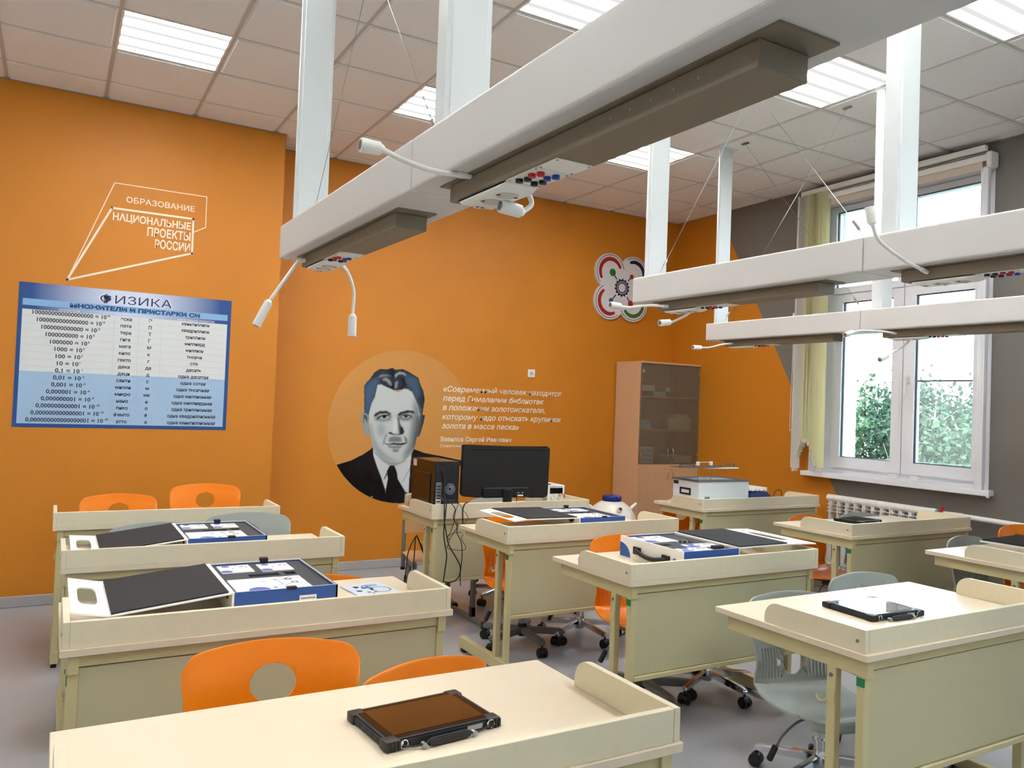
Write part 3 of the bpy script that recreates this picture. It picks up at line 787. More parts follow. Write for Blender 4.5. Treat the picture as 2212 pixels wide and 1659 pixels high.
# ---------------------------------------------------------------- hanging service beams
def lamp(pts, label, base_r=.007):
    o = Vector(pts[0]); P = [Vector(p) - o for p in pts]
    t = thing('gooseneck_lamp', label, 'lamp', tuple(o), 0, 'white gooseneck lamps')
    head_dir = (P[-1] - P[-2]).normalized()
    bm = B(); tube(bm, catmull(P[:-1], 8), .0062, 10); link('gooseneck', bm, M_WHITE, t, smooth=True)
    a = P[-2]; b = a + head_dir * max(.05, (P[-1] - P[-2]).length)
    bm = B(); tube(bm, [a - head_dir * .004, a + head_dir * .004, a + head_dir * .006, b - head_dir * .003, b], .016, 20, radii=[.008, .0125, .0155, .0165, .0155]); hd = link('lamp_head', bm, M_WHITE, t, smooth='auto')
    bm = B(); cyl(bm, tuple(b - head_dir * .001), tuple(b + head_dir * .0008), .011, n=16); link('lens', bm, M_STEEL, hd)
    bm = B(); d0 = (P[1] - P[0]).normalized(); tube(bm, [P[0], P[0] + d0 * .035], .0085, 12); link('ferrule', bm, M_WHITE, t, smooth='auto')
    return t

def beam(name_lbl, x0, yf, tilt=0.0, posts=3, seg=3, plabels=()):
    W, H, Z0 = .21, .135, 2.065; L = 1.387
    # beam body
    t = thing('service_beam', name_lbl, 'beam', (x0, yf, Z0), 0, 'white overhead service beams'); t.rotation_euler = (tilt, 0, 0)
    for k in range(seg):
        bm = B(); box(bm, 0, W, -(k + 1) * L + .0008, -k * L - .0008, 0, H, bev=.010, seg=4)
        link('casing', bm, M_BEAM, t)
    for k in range(min(seg, 2)):
        ya, yb = -.15 - k * 1.36, -1.145 - k * 1.36
        bm = B(); box(bm, .045, .165, yb - .045, ya + .035, -.004, .001); sh = link('mounting_flange', bm, M_BOX, t)
        bm = B(); box(bm, .056, .156, yb, ya, -.046, -.004, bev=.002); hs = link('socket_housing', bm, M_BOX, t)
        bm = B()
        for q in range(5): cyl(bm, (.056, yb + .12 + q * .055, -.022), (.0553, yb + .12 + q * .055, -.022), .003, n=8)
        link('screw', bm, M_STEEL, hs)
        # white socket block at the far end, jack plate and blank plate next to it
        bm = B()
        prism(bm, [(ya - .03, -.046), (ya - .03, -.050), (ya - .05, -.060), (ya - .24, -.060), (ya - .27, -.050), (ya - .27, -.046)], 'x', .064, .150)
        bmesh.ops.bevel(bm, geom=bm.edges[:], offset=.004, segments=2, affect='EDGES'); sb = link('socket_block', bm, M_WHITE, t, smooth='auto')
        for yy in (ya - .125, ya - .20):
            bm = B(); cyl(bm, (.107, yy, -.0600), (.107, yy, -.0612), .027, n=24); so = link('socket', bm, mat('socket_recess', (196, 192, 184), .5, noise=.01), t)
            bm = B(); box(bm, .081, .088, yy - .003, yy + .003, -.0625, -.061); box(bm, .126, .133, yy - .003, yy + .003, -.0625, -.061); link('earth_clip', bm, M_BLACK, so)
        bm = B(); cyl(bm, (.107, ya - .065, -.0600), (.107, ya - .065, -.0615), .017, n=20); us = link('usb_port', bm, M_WHITE, t)
        bm = B(); box(bm, .097, .104, ya - .069, ya - .061, -.0625, -.0612); box(bm, .110, .117, ya - .069, ya - .061, -.0625, -.0612); link('usb_slot', bm, M_BLACK, us)
        bm = B(); box(bm, .062, .150, ya - .395, ya - .272, -.0485, -.046, bev=.001); jp = link('jack_plate', bm, M_WHITE, t)
        for (jx, jy, m) in ((.080, -.300, M_BLACK), (.080, -.322, M_BLACK), (.118, -.300, M_BLACK), (.118, -.322, M_BLACK),
                            (.080, -.352, M_RED), (.080, -.374, M_RED), (.118, -.352, M_JBLUE), (.118, -.374, M_JBLUE)):
            bm = B(); xx = jx + (.008 if int(abs(jy) * 1000) in (322, 374) else 0); cyl(bm, (xx, ya + jy, -.0485), (xx, ya + jy, -.056), .0085, n=14); link('jack', bm, m, jp)
        bm = B(); box(bm, .062, .150, ya - .475, ya - .399, -.0485, -.046, bev=.001); bp = link('blank_plate', bm, M_WHITE, t)
        bm = B()
        for sx_ in (.068, .144):
            for sy in (-.280, -.388, -.406, -.468): cyl(bm, (sx_, ya + sy, -.0485), (sx_, ya + sy, -.0495), .003, n=8)
        link('plate_screw', bm, M_STEEL, bp)
    # posts up to the ceiling
    for k in range(posts):
        yy = yf - .052 - k * 1.39; xx = x0 + .036
        zb = Z0 + H + .001 - max(0, (yf - yy)) * math.tan(tilt)
        p = thing('hanging_post', plabels[k] if k < len(plabels) else 'white hanging post of an overhead beam, outside the photo', 'post', (xx, yy, zb), 0, 'white hanging posts')
        Ht = ZC - .012 - zb
        q = .014 if k == 0 else .056; w_ = .136 if k == 0 else .124
        out = [(0, 0), (w_, 0), (w_, -q), (w_ - .012, -q), (w_ - .015, -q - .005), (.015, -q - .005), (.012, -q), (0, -q)]
        bm = B(); prism(bm, out, 'z', .004, Ht); link('cover', bm, M_COL, p)
        bm = B(); box(bm, -.006, .144, -.064, .006, Ht - .004, Ht, bev=.001); link('ceiling_plate', bm, M_WHITE, p)
        bm = B(); box(bm, .004, .134, -.052, -.004, 0, .005); link('foot_plate', bm, M_STEEL, p)
    return t
beam('nearest and largest white overhead beam crossing the top of the photo', 1.146, -3.95, math.radians(.75), 2,
     3, ('left white hanging post, in front of the orange wall', 'wide white hanging post, second from the left'))
beam('middle white overhead beam in front of the window', 3.006, -3.90, math.radians(.3), 2,
     3, ('white hanging post rising beside the round emblem', 'large white hanging post in front of the window blind'))
beam('rear and lowest white overhead beam in front of the window', 4.800, -2.563, math.radians(.3), 2,
     3, ('narrow white hanging post with its top at the ceiling corner', 'short-looking white post between the two rear beams before the window'))
def wires(xc, yf, lbl):
    for k, (a, b) in enumerate((((yf - .10, 2.23), (yf - 1.17, ZC - .02)), ((yf - .26, ZC - .02), (yf - 1.31, 2.23)))):
        t = thing('stay_wire', lbl[k], 'wire', (xc, (a[0] + b[0]) / 2, 2.23), 0, 'thin steel stay wires')
        my = (a[0] + b[0]) / 2
        A = Vector((0, a[0] - my, a[1] - 2.23)); Bq = Vector((0, b[0] - my, b[1] - 2.23))
        bm = B(); tube(bm, [A, Bq], .0013, 5); link('cable', bm, M_STEEL, t)
        lo, hi = (A, Bq) if A.z < Bq.z else (Bq, A); d = (hi - lo).normalized()
        bm = B(); tube(bm, [lo + d * .02, lo + d * .03, lo + d * .07, lo + d * .08], .006, 8, radii=[.002, .006, .006, .002]); link('turnbuckle', bm, M_CHROME, t, smooth='auto')
        bm = B(); box(bm, -.012, .012, hi.y - .03, hi.y + .03, hi.z - .002, hi.z + .008); link('ceiling_bracket', bm, M_BOX, t)
wires(1.25, -3.95, ('thin stay wire beside the left hanging post, rising to the upper right', 'thin pale stay wire falling toward the second hanging post'))
wires(3.11, -3.90, ('stay wire rising from the post by the round emblem', 'stay wire falling toward the large post in front of the blind'))
wires(4.905, -2.563, ('stay wire rising above the rear beam toward the ceiling bracket at right', 'stay wire with a ceiling bracket falling across the window blind'))
def L2(Y, pts, w=0.0): return [(p[0], Y + w * i, p[1]) for i, p in enumerate(pts)]
lamp(L2(-4.15, [(1.202, 2.039), (1.175, 2.03), (1.13, 1.962), (1.071, 1.866), (1.026, 1.767)]), 'gooseneck lamp hanging down to the left from the nearest beam end')
lamp(L2(-4.274, [(1.302, 2.023), (1.335, 1.988), (1.36, 1.919), (1.36, 1.829), (1.36, 1.745)]), 'gooseneck lamp hanging straight down from the nearest beam end')
lamp(L2(-5.571, [(1.202, 2.040), (1.122, 2.034), (1.042, 2.043), (.981, 2.06), (.935, 2.06)]), 'gooseneck lamp pointing left across the nearest beam')
lamp(L2(-5.606, [(1.302, 2.024), (1.332, 2.019), (1.35, 1.99), (1.325, 1.966), (1.264, 1.972)]), 'gooseneck lamp curled back below the nearest beam')
lamp(L2(-4.127, [(3.06, 2.035), (2.931, 2.027), (2.815, 2.007), (2.762, 2.007), (2.696, 2.008)]), 'gooseneck lamp pointing left in front of the round emblem')
lamp(L2(-4.183, [(3.16, 2.013), (3.127, 1.989), (3.052, 1.954), (3.031, 1.948), (2.962, 1.938)]), 'gooseneck lamp bent down to the left below the middle beam end')
lamp(L2(-5.513, [(3.06, 2.035), (2.918, 2.064), (2.789, 2.111), (2.748, 2.161), (2.733, 2.22)]), 'gooseneck lamp curving up in front of the large post')
lamp(L2(-2.805, [(4.855, 2.036), (4.745, 2.021), (4.628, 1.992), (4.535, 1.983), (4.453, 1.98)]), 'gooseneck lamp pointing left from the end of the rear beam')
lamp(L2(-4.165, [(4.855, 2.034), (4.698, 2.035), (4.525, 2.024), (4.452, 2.010), (4.38, 1.988)]), 'gooseneck lamp lying along the underside of the rear beam')
lamp(L2(-4.198, [(4.955, 2.009), (4.901, 1.965), (4.79, 1.914), (4.737, 1.888), (4.659, 1.858)]), 'gooseneck lamp hanging before the window from the rear beam')
PORTRAIT=[((42,50,64),2,[(2.7666,1.3665),(2.7537,1.6201),(2.7731,1.6488),(2.8049,1.6822),(2.844,1.744),(2.893,1.7771),(2.9609,1.7784),(3.0157,1.7952),(3.0466,1.779),(3.1155,1.7893),(3.1867,1.762),(3.2727,1.7171),(3.293,1.6604),(3.3271,1.5958),(3.3438,1.5221),(3.3306,1.4143),(3.3246,1.3482),(3.2388,1.3789),(3.2309,1.5591),(3.1756,1.6142),(3.0462,1.5925),(2.8825,1.6338),(2.8542,1.5126),(2.8112,1.3518)]),
((68,92,122),14,[(2.7687,1.3745),(2.758,1.6163),(2.8136,1.6746),(2.8793,1.7058),(2.8979,1.6666),(2.8744,1.6254),(2.8535,1.5286),(2.8143,1.3757)]),
((66,88,114),14,[(3.1611,1.7443),(3.2642,1.7085),(3.2804,1.6433),(3.2973,1.5616),(3.2677,1.5276),(3.2305,1.5673),(3.1837,1.6309),(3.1375,1.686)]),
((140,145,146),5,[(2.9222,1.6918),(2.964,1.706),(2.9994,1.6794),(3.0183,1.6399),(2.9971,1.6349),(2.9655,1.6738),(2.9312,1.6802)]),
((150,155,154),4,[(3.0398,1.7381),(3.0818,1.7647),(3.1342,1.7593),(3.1575,1.7278),(3.1176,1.7421),(3.0742,1.7399),(3.0498,1.7062)]),
((125,130,134),5,[(2.8797,1.6978),(2.9119,1.7315),(2.9628,1.7341),(3.0147,1.7206),(2.9634,1.7197),(2.913,1.7075)]),
((130,134,136),4,[(3.0512,1.6738),(3.0769,1.679),(3.0706,1.626),(3.0501,1.6007),(3.0423,1.6409)]),
((15,17,22),4,[(2.9614,1.7663),(3.0162,1.7855),(3.0391,1.7543),(3.0365,1.7136),(2.9969,1.7359)]),
((18,20,24),4,[(2.958,1.6493),(3.0019,1.623),(3.0374,1.5962),(3.0394,1.6489),(3.0076,1.6879),(3.0258,1.6645),(3.019,1.6237),(2.9839,1.6424)]),
((22,24,28),4,[(3.0926,1.7164),(3.1368,1.7023),(3.1614,1.6381),(3.1063,1.6031),(3.0883,1.6186),(3.1219,1.6445),(3.1114,1.6847)]),
((150,158,160),3,[(2.7402,1.3658),(2.76,1.3838),(2.7977,1.3753),(2.814,1.2882),(2.8269,1.1849),(2.8026,1.1703),(2.7809,1.1923),(2.7574,1.2553),(2.7423,1.3184)]),
((70,76,80),4,[(2.7608,1.3664),(2.7855,1.3686),(2.7994,1.3356),(2.7974,1.2878),(2.7807,1.3272),(2.7704,1.3349),(2.7716,1.2714),(2.7619,1.3029)]),
((48,54,62),3,[(3.3142,1.3809),(3.353,1.3736),(3.3402,1.299),(3.317,1.2162),(3.3009,1.1765),(3.2699,1.1744),(3.2653,1.3796)]),
((150,156,160),3,[(2.846,1.1294),(3.2585,1.1333),(3.2547,1.0186),(3.1953,0.9696),(3.0849,0.9091),(2.9983,0.9297),(2.9111,0.9861),(2.8621,1.0498)]),
((196,203,203),3,[(2.8823,1.6378),(2.9159,1.6417),(2.9678,1.6199),(3.0462,1.5925),(3.0812,1.5817),(3.1406,1.6143),(3.176,1.606),(3.2164,1.5872),(3.2404,1.543),(3.2795,1.4622),(3.3053,1.3806),(3.2889,1.2486),(3.2725,1.117),(3.2532,1.0514),(3.2114,1.0022),(3.144,0.9453),(3.084,0.931),(3.0319,0.9417),(2.9449,0.9861),(2.8838,1.034),(2.8607,1.0817),(2.8359,1.1691),(2.814,1.2882),(2.8105,1.3677),(2.8313,1.4639),(2.8619,1.5289)]),
((120,128,132),18,[(3.2404,1.543),(3.3039,1.4135),(3.3,1.2982),(3.2836,1.1664),(3.2621,1.0514),(3.2029,0.994),(3.1525,0.9494),(3.1582,1.0185),(3.1946,1.0838),(3.2126,1.1737),(3.2204,1.2965),(3.2388,1.3789),(3.2352,1.4608)]),
((62,70,76),10,[(3.3009,1.3805),(3.297,1.2652),(3.2806,1.1335),(3.2532,1.0514),(3.2396,1.0595),(3.2533,1.1496),(3.2704,1.2647),(3.2794,1.3635)]),
((150,158,160),14,[(2.8137,1.2961),(2.8318,1.1691),(2.8607,1.0817),(2.9099,1.0141),(2.9969,0.9619),(3.0754,0.931),(3.1353,0.9453),(3.0654,0.9617),(2.9774,1.0182),(2.9153,1.0821),(2.8694,1.1695),(2.8432,1.2888)]),
((165,172,174),16,[(2.8893,1.2897),(2.9311,1.2986),(2.9752,1.2593),(2.9774,1.2111),(2.9455,1.1624),(2.9019,1.1939)]),
((128,134,138),10,[(2.8627,1.3211),(2.8693,1.3612),(2.9275,1.3788),(3.0215,1.3732),(3.0315,1.3411),(3.0069,1.3163),(2.9392,1.3068),(2.8966,1.3139)]),
((105,112,116),10,[(3.0918,1.3426),(3.0903,1.375),(3.1506,1.3888),(3.2296,1.3868),(3.2403,1.3461),(3.1885,1.322),(3.1273,1.3231)]),
((34,38,44),4,[(2.8546,1.3513),(2.8685,1.3788),(2.9096,1.4023),(2.9772,1.4075),(3.0271,1.3814),(3.0148,1.3698),(2.9698,1.3831),(2.9107,1.3767),(2.878,1.355)]),
((30,34,40),4,[(3.0802,1.3699),(3.1066,1.3982),(3.1755,1.4181),(3.2372,1.4149),(3.2562,1.3859),(3.2028,1.3959),(3.1334,1.3826),(3.1012,1.3639)]),
((180,186,188),2,[(2.9142,1.3367),(2.937,1.3565),(2.9791,1.364),(3.0037,1.3485),(2.9806,1.3319),(2.9382,1.3277)]),
((170,176,178),2,[(3.124,1.358),(3.1513,1.3717),(3.1908,1.3695),(3.2064,1.3535),(3.1701,1.3428),(3.1395,1.3437)]),
((36,40,44),2,[(2.8834,1.328),(2.905,1.3525),(2.9449,1.3696),(2.9916,1.3724),(3.0238,1.3587),(2.992,1.3627),(2.9453,1.3599),(2.9122,1.3431),(2.8961,1.3251)]),
((32,36,40),2,[(3.1151,1.3626),(3.1423,1.378),(3.186,1.3791),(3.2174,1.3636),(3.2267,1.3524),(3.1864,1.371),(3.1427,1.3699)]),
((18,20,22),2,[(2.9368,1.3613),(2.9705,1.367),(2.9797,1.3512),(2.9633,1.3379),(2.9419,1.3406)]),
((18,20,22),2,[(3.1452,1.3715),(3.1792,1.3741),(3.1834,1.3578),(3.1655,1.3476),(3.1495,1.3537)]),
((70,78,82),6,[(3.0803,1.3666),(3.1021,1.3428),(3.1112,1.2943),(3.1389,1.2582),(3.1544,1.2219),(3.1416,1.1956),(3.1049,1.2008),(3.0953,1.2615),(3.0863,1.31)]),
((24,27,30),4,[(3.1143,1.2635),(3.1389,1.2582),(3.1545,1.2202),(3.1416,1.1973),(3.1154,1.1985),(3.1193,1.2295)]),
((44,48,52),3,[(3.0012,1.2114),(3.024,1.2198),(3.0462,1.2024),(3.0895,1.1982),(3.1152,1.2034),(3.1245,1.1905),(3.0724,1.1931),(3.038,1.1926),(3.0085,1.2019)]),
((214,220,220),8,[(3.0486,1.3415),(3.0762,1.3422),(3.0857,1.2451),(3.0716,1.2125),(3.0454,1.2202),(3.0472,1.2768)]),
((118,124,128),8,[(3.0118,1.1664),(3.0643,1.1816),(3.127,1.1727),(3.1376,1.1281),(3.0756,1.1219),(3.0051,1.1245)]),
((132,138,142),6,[(2.9861,1.2072),(2.9612,1.1546),(2.9501,1.0983),(2.9652,1.1024),(2.9781,1.1548),(2.9968,1.1953)]),
((96,102,106),6,[(3.1524,1.1893),(3.1853,1.1571),(3.1927,1.1082),(3.1729,1.1203),(3.1608,1.1568)]),
((42,46,50),2,[(2.9525,1.1192),(3.0075,1.1084),(3.0585,1.1185),(3.1191,1.1158),(3.1867,1.1245),(3.1674,1.1048),(3.1199,1.0963),(3.0592,1.1023),(2.9906,1.1034)]),
((128,134,138),5,[(2.9909,1.097),(3.0595,1.0959),(3.153,1.0965),(3.1212,1.0687),(3.0695,1.0636),(3.0123,1.0762)]),
((92,98,102),7,[(3.0406,1.057),(3.1172,1.0589),(3.1009,1.0362),(3.0577,1.0393)]),
((206,211,213),2,[(2.8613,1.0674),(2.8887,1.018),(2.9452,0.978),(3.015,0.9377),(3.0801,0.9213),(3.1443,0.9372),(3.1947,0.9818),(3.2413,1.0227),(3.2472,0.8877),(3.2396,0.5613),(2.9802,0.569),(2.9062,0.9062),(2.8684,1.002)]),
((140,146,150),6,[(2.8883,1.026),(2.945,0.982),(3.0149,0.9409),(3.0798,0.9277),(3.1441,0.9421),(3.1945,0.9859),(3.1741,0.9534),(3.0848,0.9116),(3.0158,0.92),(2.9459,0.962)]),
((165,170,173),3,[(3.2248,0.8961),(3.1598,0.7828),(3.1504,0.7585),(3.1574,0.7584),(3.2291,0.8797)]),
((12,12,15),2,[(3.0289,0.9135),(3.0718,0.9149),(3.1002,0.8564),(3.1117,0.7915),(3.1861,0.6807),(3.1877,0.5466),(2.9979,0.5524),(3.0001,0.6968),(3.0146,0.7929),(3.0037,0.8654)]),
((60,64,68),2,[(3.0039,0.8614),(2.9749,0.7854),(2.9873,0.7933),(3.0125,0.8396)]),
((13,13,16),2,[(2.4739,0.905),(2.5328,0.9202),(2.664,0.9587),(2.7683,1.0099),(2.8409,1.0577),(2.8606,1.0833),(2.8701,1.002),(2.9079,0.9062),(2.9526,0.8098),(2.9987,0.6888),(3.0203,0.5276),(2.4899,0.5448)]),
((15,15,18),2,[(3.2368,1.0227),(3.2572,1.0612),(3.3611,1.027),(3.5699,0.9898),(3.7695,0.9517),(3.9099,0.7974),(3.9229,0.4984),(3.1931,0.522),(3.1863,0.6766),(3.2221,0.6596),(3.2269,0.8879)]),
((34,35,40),3,[(3.2532,1.0514),(3.2414,1.0186),(3.2657,0.9695),(3.2959,0.8874),(3.2799,0.8465),(3.2573,0.6588),(3.2264,0.6595),(3.2305,0.8878)]),
((190,190,190),1,[(2.8475,0.6245),(2.8759,0.6436),(2.8827,0.6395),(2.8562,0.6163)])]# ---------------------------------------------------------------- wall lettering, poster, portrait, emblem
def stroke(bm, pts, w, y, closed=False, d=.0008):
    n = len(pts)
    for i in range(n if closed else n - 1):
        a, b = Vector(pts[i]), Vector(pts[(i + 1) % n]); u = (b - a).normalized(); q = Vector((-u.y, u.x)) * w / 2; e = u * w * .45
        vs = [bm.verts.new((p.x, y - d, p.y)) for p in (a - e + q, b + e + q, b + e - q, a - e - q)]
        bm.faces.new(vs)
t = thing('wall_logo', 'white outlined project logo painted on the orange wall above the poster', 'logo', (0, 0, 0))
bm = B(); stroke(bm, [(.684, 2.995), (1.312, 2.995), (1.313, 2.762), (1.231, 2.714)], .006, YL); stroke(bm, [(.684, 2.995), (.417, 2.264)], .006, YL); link('thin_outline', bm, M_LTXT, t)
bm = B(); stroke(bm, [(.675, 2.812), (1.224, 2.813), (1.226, 2.553), (.417, 2.264)], .014, YL, True, .001); link('bold_outline', bm, M_LTXT, t)
bm = B(); text_mesh(bm, 'ОБРАЗОВАНИЕ', .765, 2.868, YL, .058, width=.465, bold=.0006, height=.043); link('lettering', bm, M_LTXT, t)
bm = B()
for s, x, z, w_ in (('НАЦИОНАЛЬНЫЕ', 1.210, 2.728, .527), ('ПРОЕКТЫ', 1.210, 2.645, .297), ('РОССИИ', 1.210, 2.562, .242)):
    text_mesh(bm, s, x, z, YL, .09, width=w_, align='R', bold=.0022, height=.068)
link('bold_lettering', bm, M_LTXT, t)

t = thing('poster', 'blue physics poster with a table of multipliers on the orange wall', 'poster', (0, 0, 0))
px0, px1, pz0, pz1 = .134, 1.528, 1.227, 2.222; PW, PH = px1 - px0, pz1 - pz0
def poster_mat():
    m = bpy.data.materials.new('poster_blue_print'); m.use_nodes = True; nt = m.node_tree; b = nt.nodes['Principled BSDF']
    b.inputs['Roughness'].default_value = .35
    tc = nt.nodes.new('ShaderNodeTexCoord'); mp = nt.nodes.new('ShaderNodeMapping')
    mp.inputs['Location'].default_value = (-(px0 + PW * .5) / .62, 0, -2.16 / .42); mp.inputs['Scale'].default_value = (1 / .62, 0, 1 / .42)
    g = nt.nodes.new('ShaderNodeTexGradient'); g.gradient_type = 'SPHERICAL'
    r = nt.nodes.new('ShaderNodeValToRGB'); r.color_ramp.elements[0].color = lin((32, 74, 142)); r.color_ramp.elements[1].color = lin((205, 215, 238)); r.color_ramp.elements[1].position = .8
    nt.links.new(tc.outputs['Object'], mp.inputs[0]); nt.links.new(mp.outputs[0], g.inputs[0]); nt.links.new(g.outputs[0], r.inputs[0]); nt.links.new(r.outputs[0], b.inputs['Base Color'])
    return m
bm = B(); box(bm, px0, px1, YL - .0025, YL - .0003, pz0, pz1); link('poster_sheet', bm, poster_mat(), t)
yp = YL - .0025
def R(x0, x1, z0, z1, m, nm, d=.0004):
    bm = B(); box(bm, px0 + x0 * PW, px0 + x1 * PW, yp - d, yp - .0001, pz1 - z1 * PH, pz1 - z0 * PH); return link(nm, bm, m, t)
R(.018, .982, .112, .158, mat('poster_band', (132, 178, 218), .35, noise=.01), 'title_band')
R(.018, .982, .185, .612, mat('poster_table', (214, 218, 220), .35, noise=.01), 'table_field')
R(.018, .982, .612, .975, mat('poster_table_blue', (160, 190, 222), .35, noise=.01), 'table_field')
def PT(bm, s, u, v, hgt, width=None, align='C', bold=.0008): text_mesh(bm, s, px0 + u * PW, pz1 - v * PH, yp - .0005, hgt, width=width, align=align, bold=bold)
bm = B(); text_mesh(bm, 'ФИЗИКА', px0 + .525 * PW, pz1 - .100 * PH, yp - .0004, .094, width=.490, align='C', bold=.0012, height=.074); link('title_halo', bm, M_CARD, t)
bm = B(); text_mesh(bm, 'ФИЗИКА', px0 + .525 * PW, pz1 - .097 * PH, yp - .0012, .094, width=.475, align='C', bold=0, height=.066); link('title_lettering', bm, mat('title_navy', (30, 36, 96), .4, noise=.01), t)
bm = B(); PT(bm, 'МНОЖИТЕЛИ И ПРИСТАВКИ СИ', .53, .150, .038, width=.86, bold=.002); link('subtitle_lettering', bm, mat('sub_blue', (24, 56, 120), .4, noise=.01), t)
bm = B(); PT(bm, 'МНОЖИТЕЛЬ', .22, .180, .018, width=.13, bold=0); PT(bm, 'НАИМЕНОВАНИЕ МНОЖИТЕЛЯ', .82, .182, .018, width=.26, bold=0); link('column_heading', bm, M_CARD, t)
rows = [('1000000000000000000', '18', 'эска', 'Э', 'квинтиллион'), ('1000000000000000', '15', 'пета', 'П', 'квадриллион'), ('1000000000000', '12', 'тера', 'Т', 'триллион'),
        ('1000000000', '9', 'гига', 'Г', 'миллиард'), ('1000000', '6', 'мега', 'М', 'миллион'), ('1000', '3', 'кило', 'к', 'тысяча'), ('100', '2', 'гекто', 'г', 'сто'), ('10', '1', 'дека', 'да', 'десять'),
        ('0,1', '-1', 'деци', 'д', 'одна десятая'), ('0,01', '-2', 'санти', 'с', 'одна сотая'), ('0,001', '-3', 'милли', 'м', 'одна тысячная'), ('0,000001', '-6', 'микро', 'мк', 'одна миллионная'),
        ('0,000000001', '-9', 'нано', 'н', 'одна миллиардная'), ('0,000000000001', '-12', 'пико', 'п', 'одна триллионная'), ('0,000000000000001', '-15', 'фемто', 'ф', 'одна квадриллионная'), ('0,000000000000000001', '-18', 'атто', 'а', 'одна квинтиллионная')]
bl = B()
for i, (a, e, b_, c_, d_) in enumerate(rows):
    v = .216 + i * .0497
    bm = B(); s = a + ' = 10'; wd = .0190 * len(s)
    PT(bm, s, .225, v, .040, width=wd, bold=.0008)
    PT(bm, e, .225 + wd / 2 / PW + .004, v - .018, .019, align='L', bold=.0006)
    PT(bm, b_, .48, v, .034, bold=.0008); PT(bm, c_, .595, v, .034, bold=.0008); PT(bm, d_, .82, v, .034, width=.0178 * len(d_), bold=.0008)
    o = link('table_row_lettering', bm, M_TXT, t); o['kind'] = 'stuff'
    if i: stroke(bl, [(px0 + .02 * PW, pz1 - (v - .037) * PH), (px0 + .98 * PW, pz1 - (v - .037) * PH)], .0012, yp - .0003)
for u in (.425, .54, .65): stroke(bl, [(px0 + u * PW, pz1 - .187 * PH), (px0 + u * PW, pz1 - .972 * PH)], .0015, yp - .0003)
link('table_line', bl, mat('table_line', (176, 184, 192), .5, noise=.01), t)

# quotation
t = thing('wall_quotation', 'white five-line quotation with a name below, lettered on the orange back wall', 'lettering', (0, 0, 0))
q = [('«Современный человек находится', 1.624, 1.325), ('перед Гималаями библиотек', 1.536, 1.118), ('в положении золотоискателя,', 1.450, 1.130), ('которому надо отыскать крупинки', 1.362, 1.325), ('золота в массе песка»', 1.277, .835)]
for s, z, w_ in q:
    bm = B(); text_mesh(bm, s, 3.53, z - .018, YB - .0016, .072, width=w_, bold=.0012, shear=.22)
    o = link('quotation_line', bm, M_LTXT, t); o['kind'] = 'stuff'
bm = B(); text_mesh(bm, 'Вавилов Сергей Иванович', 3.524, 1.138, YB - .0016, .058, width=.76, bold=.0014); link('name_lettering', bm, M_LTXT, t)['kind'] = 'stuff'
bm = B(); text_mesh(bm, 'Советский физик', 3.522, 1.083, YB - .0016, .036, width=.40, bold=.0003); link('caption_lettering', bm, M_LTXT, t)['kind'] = 'stuff'

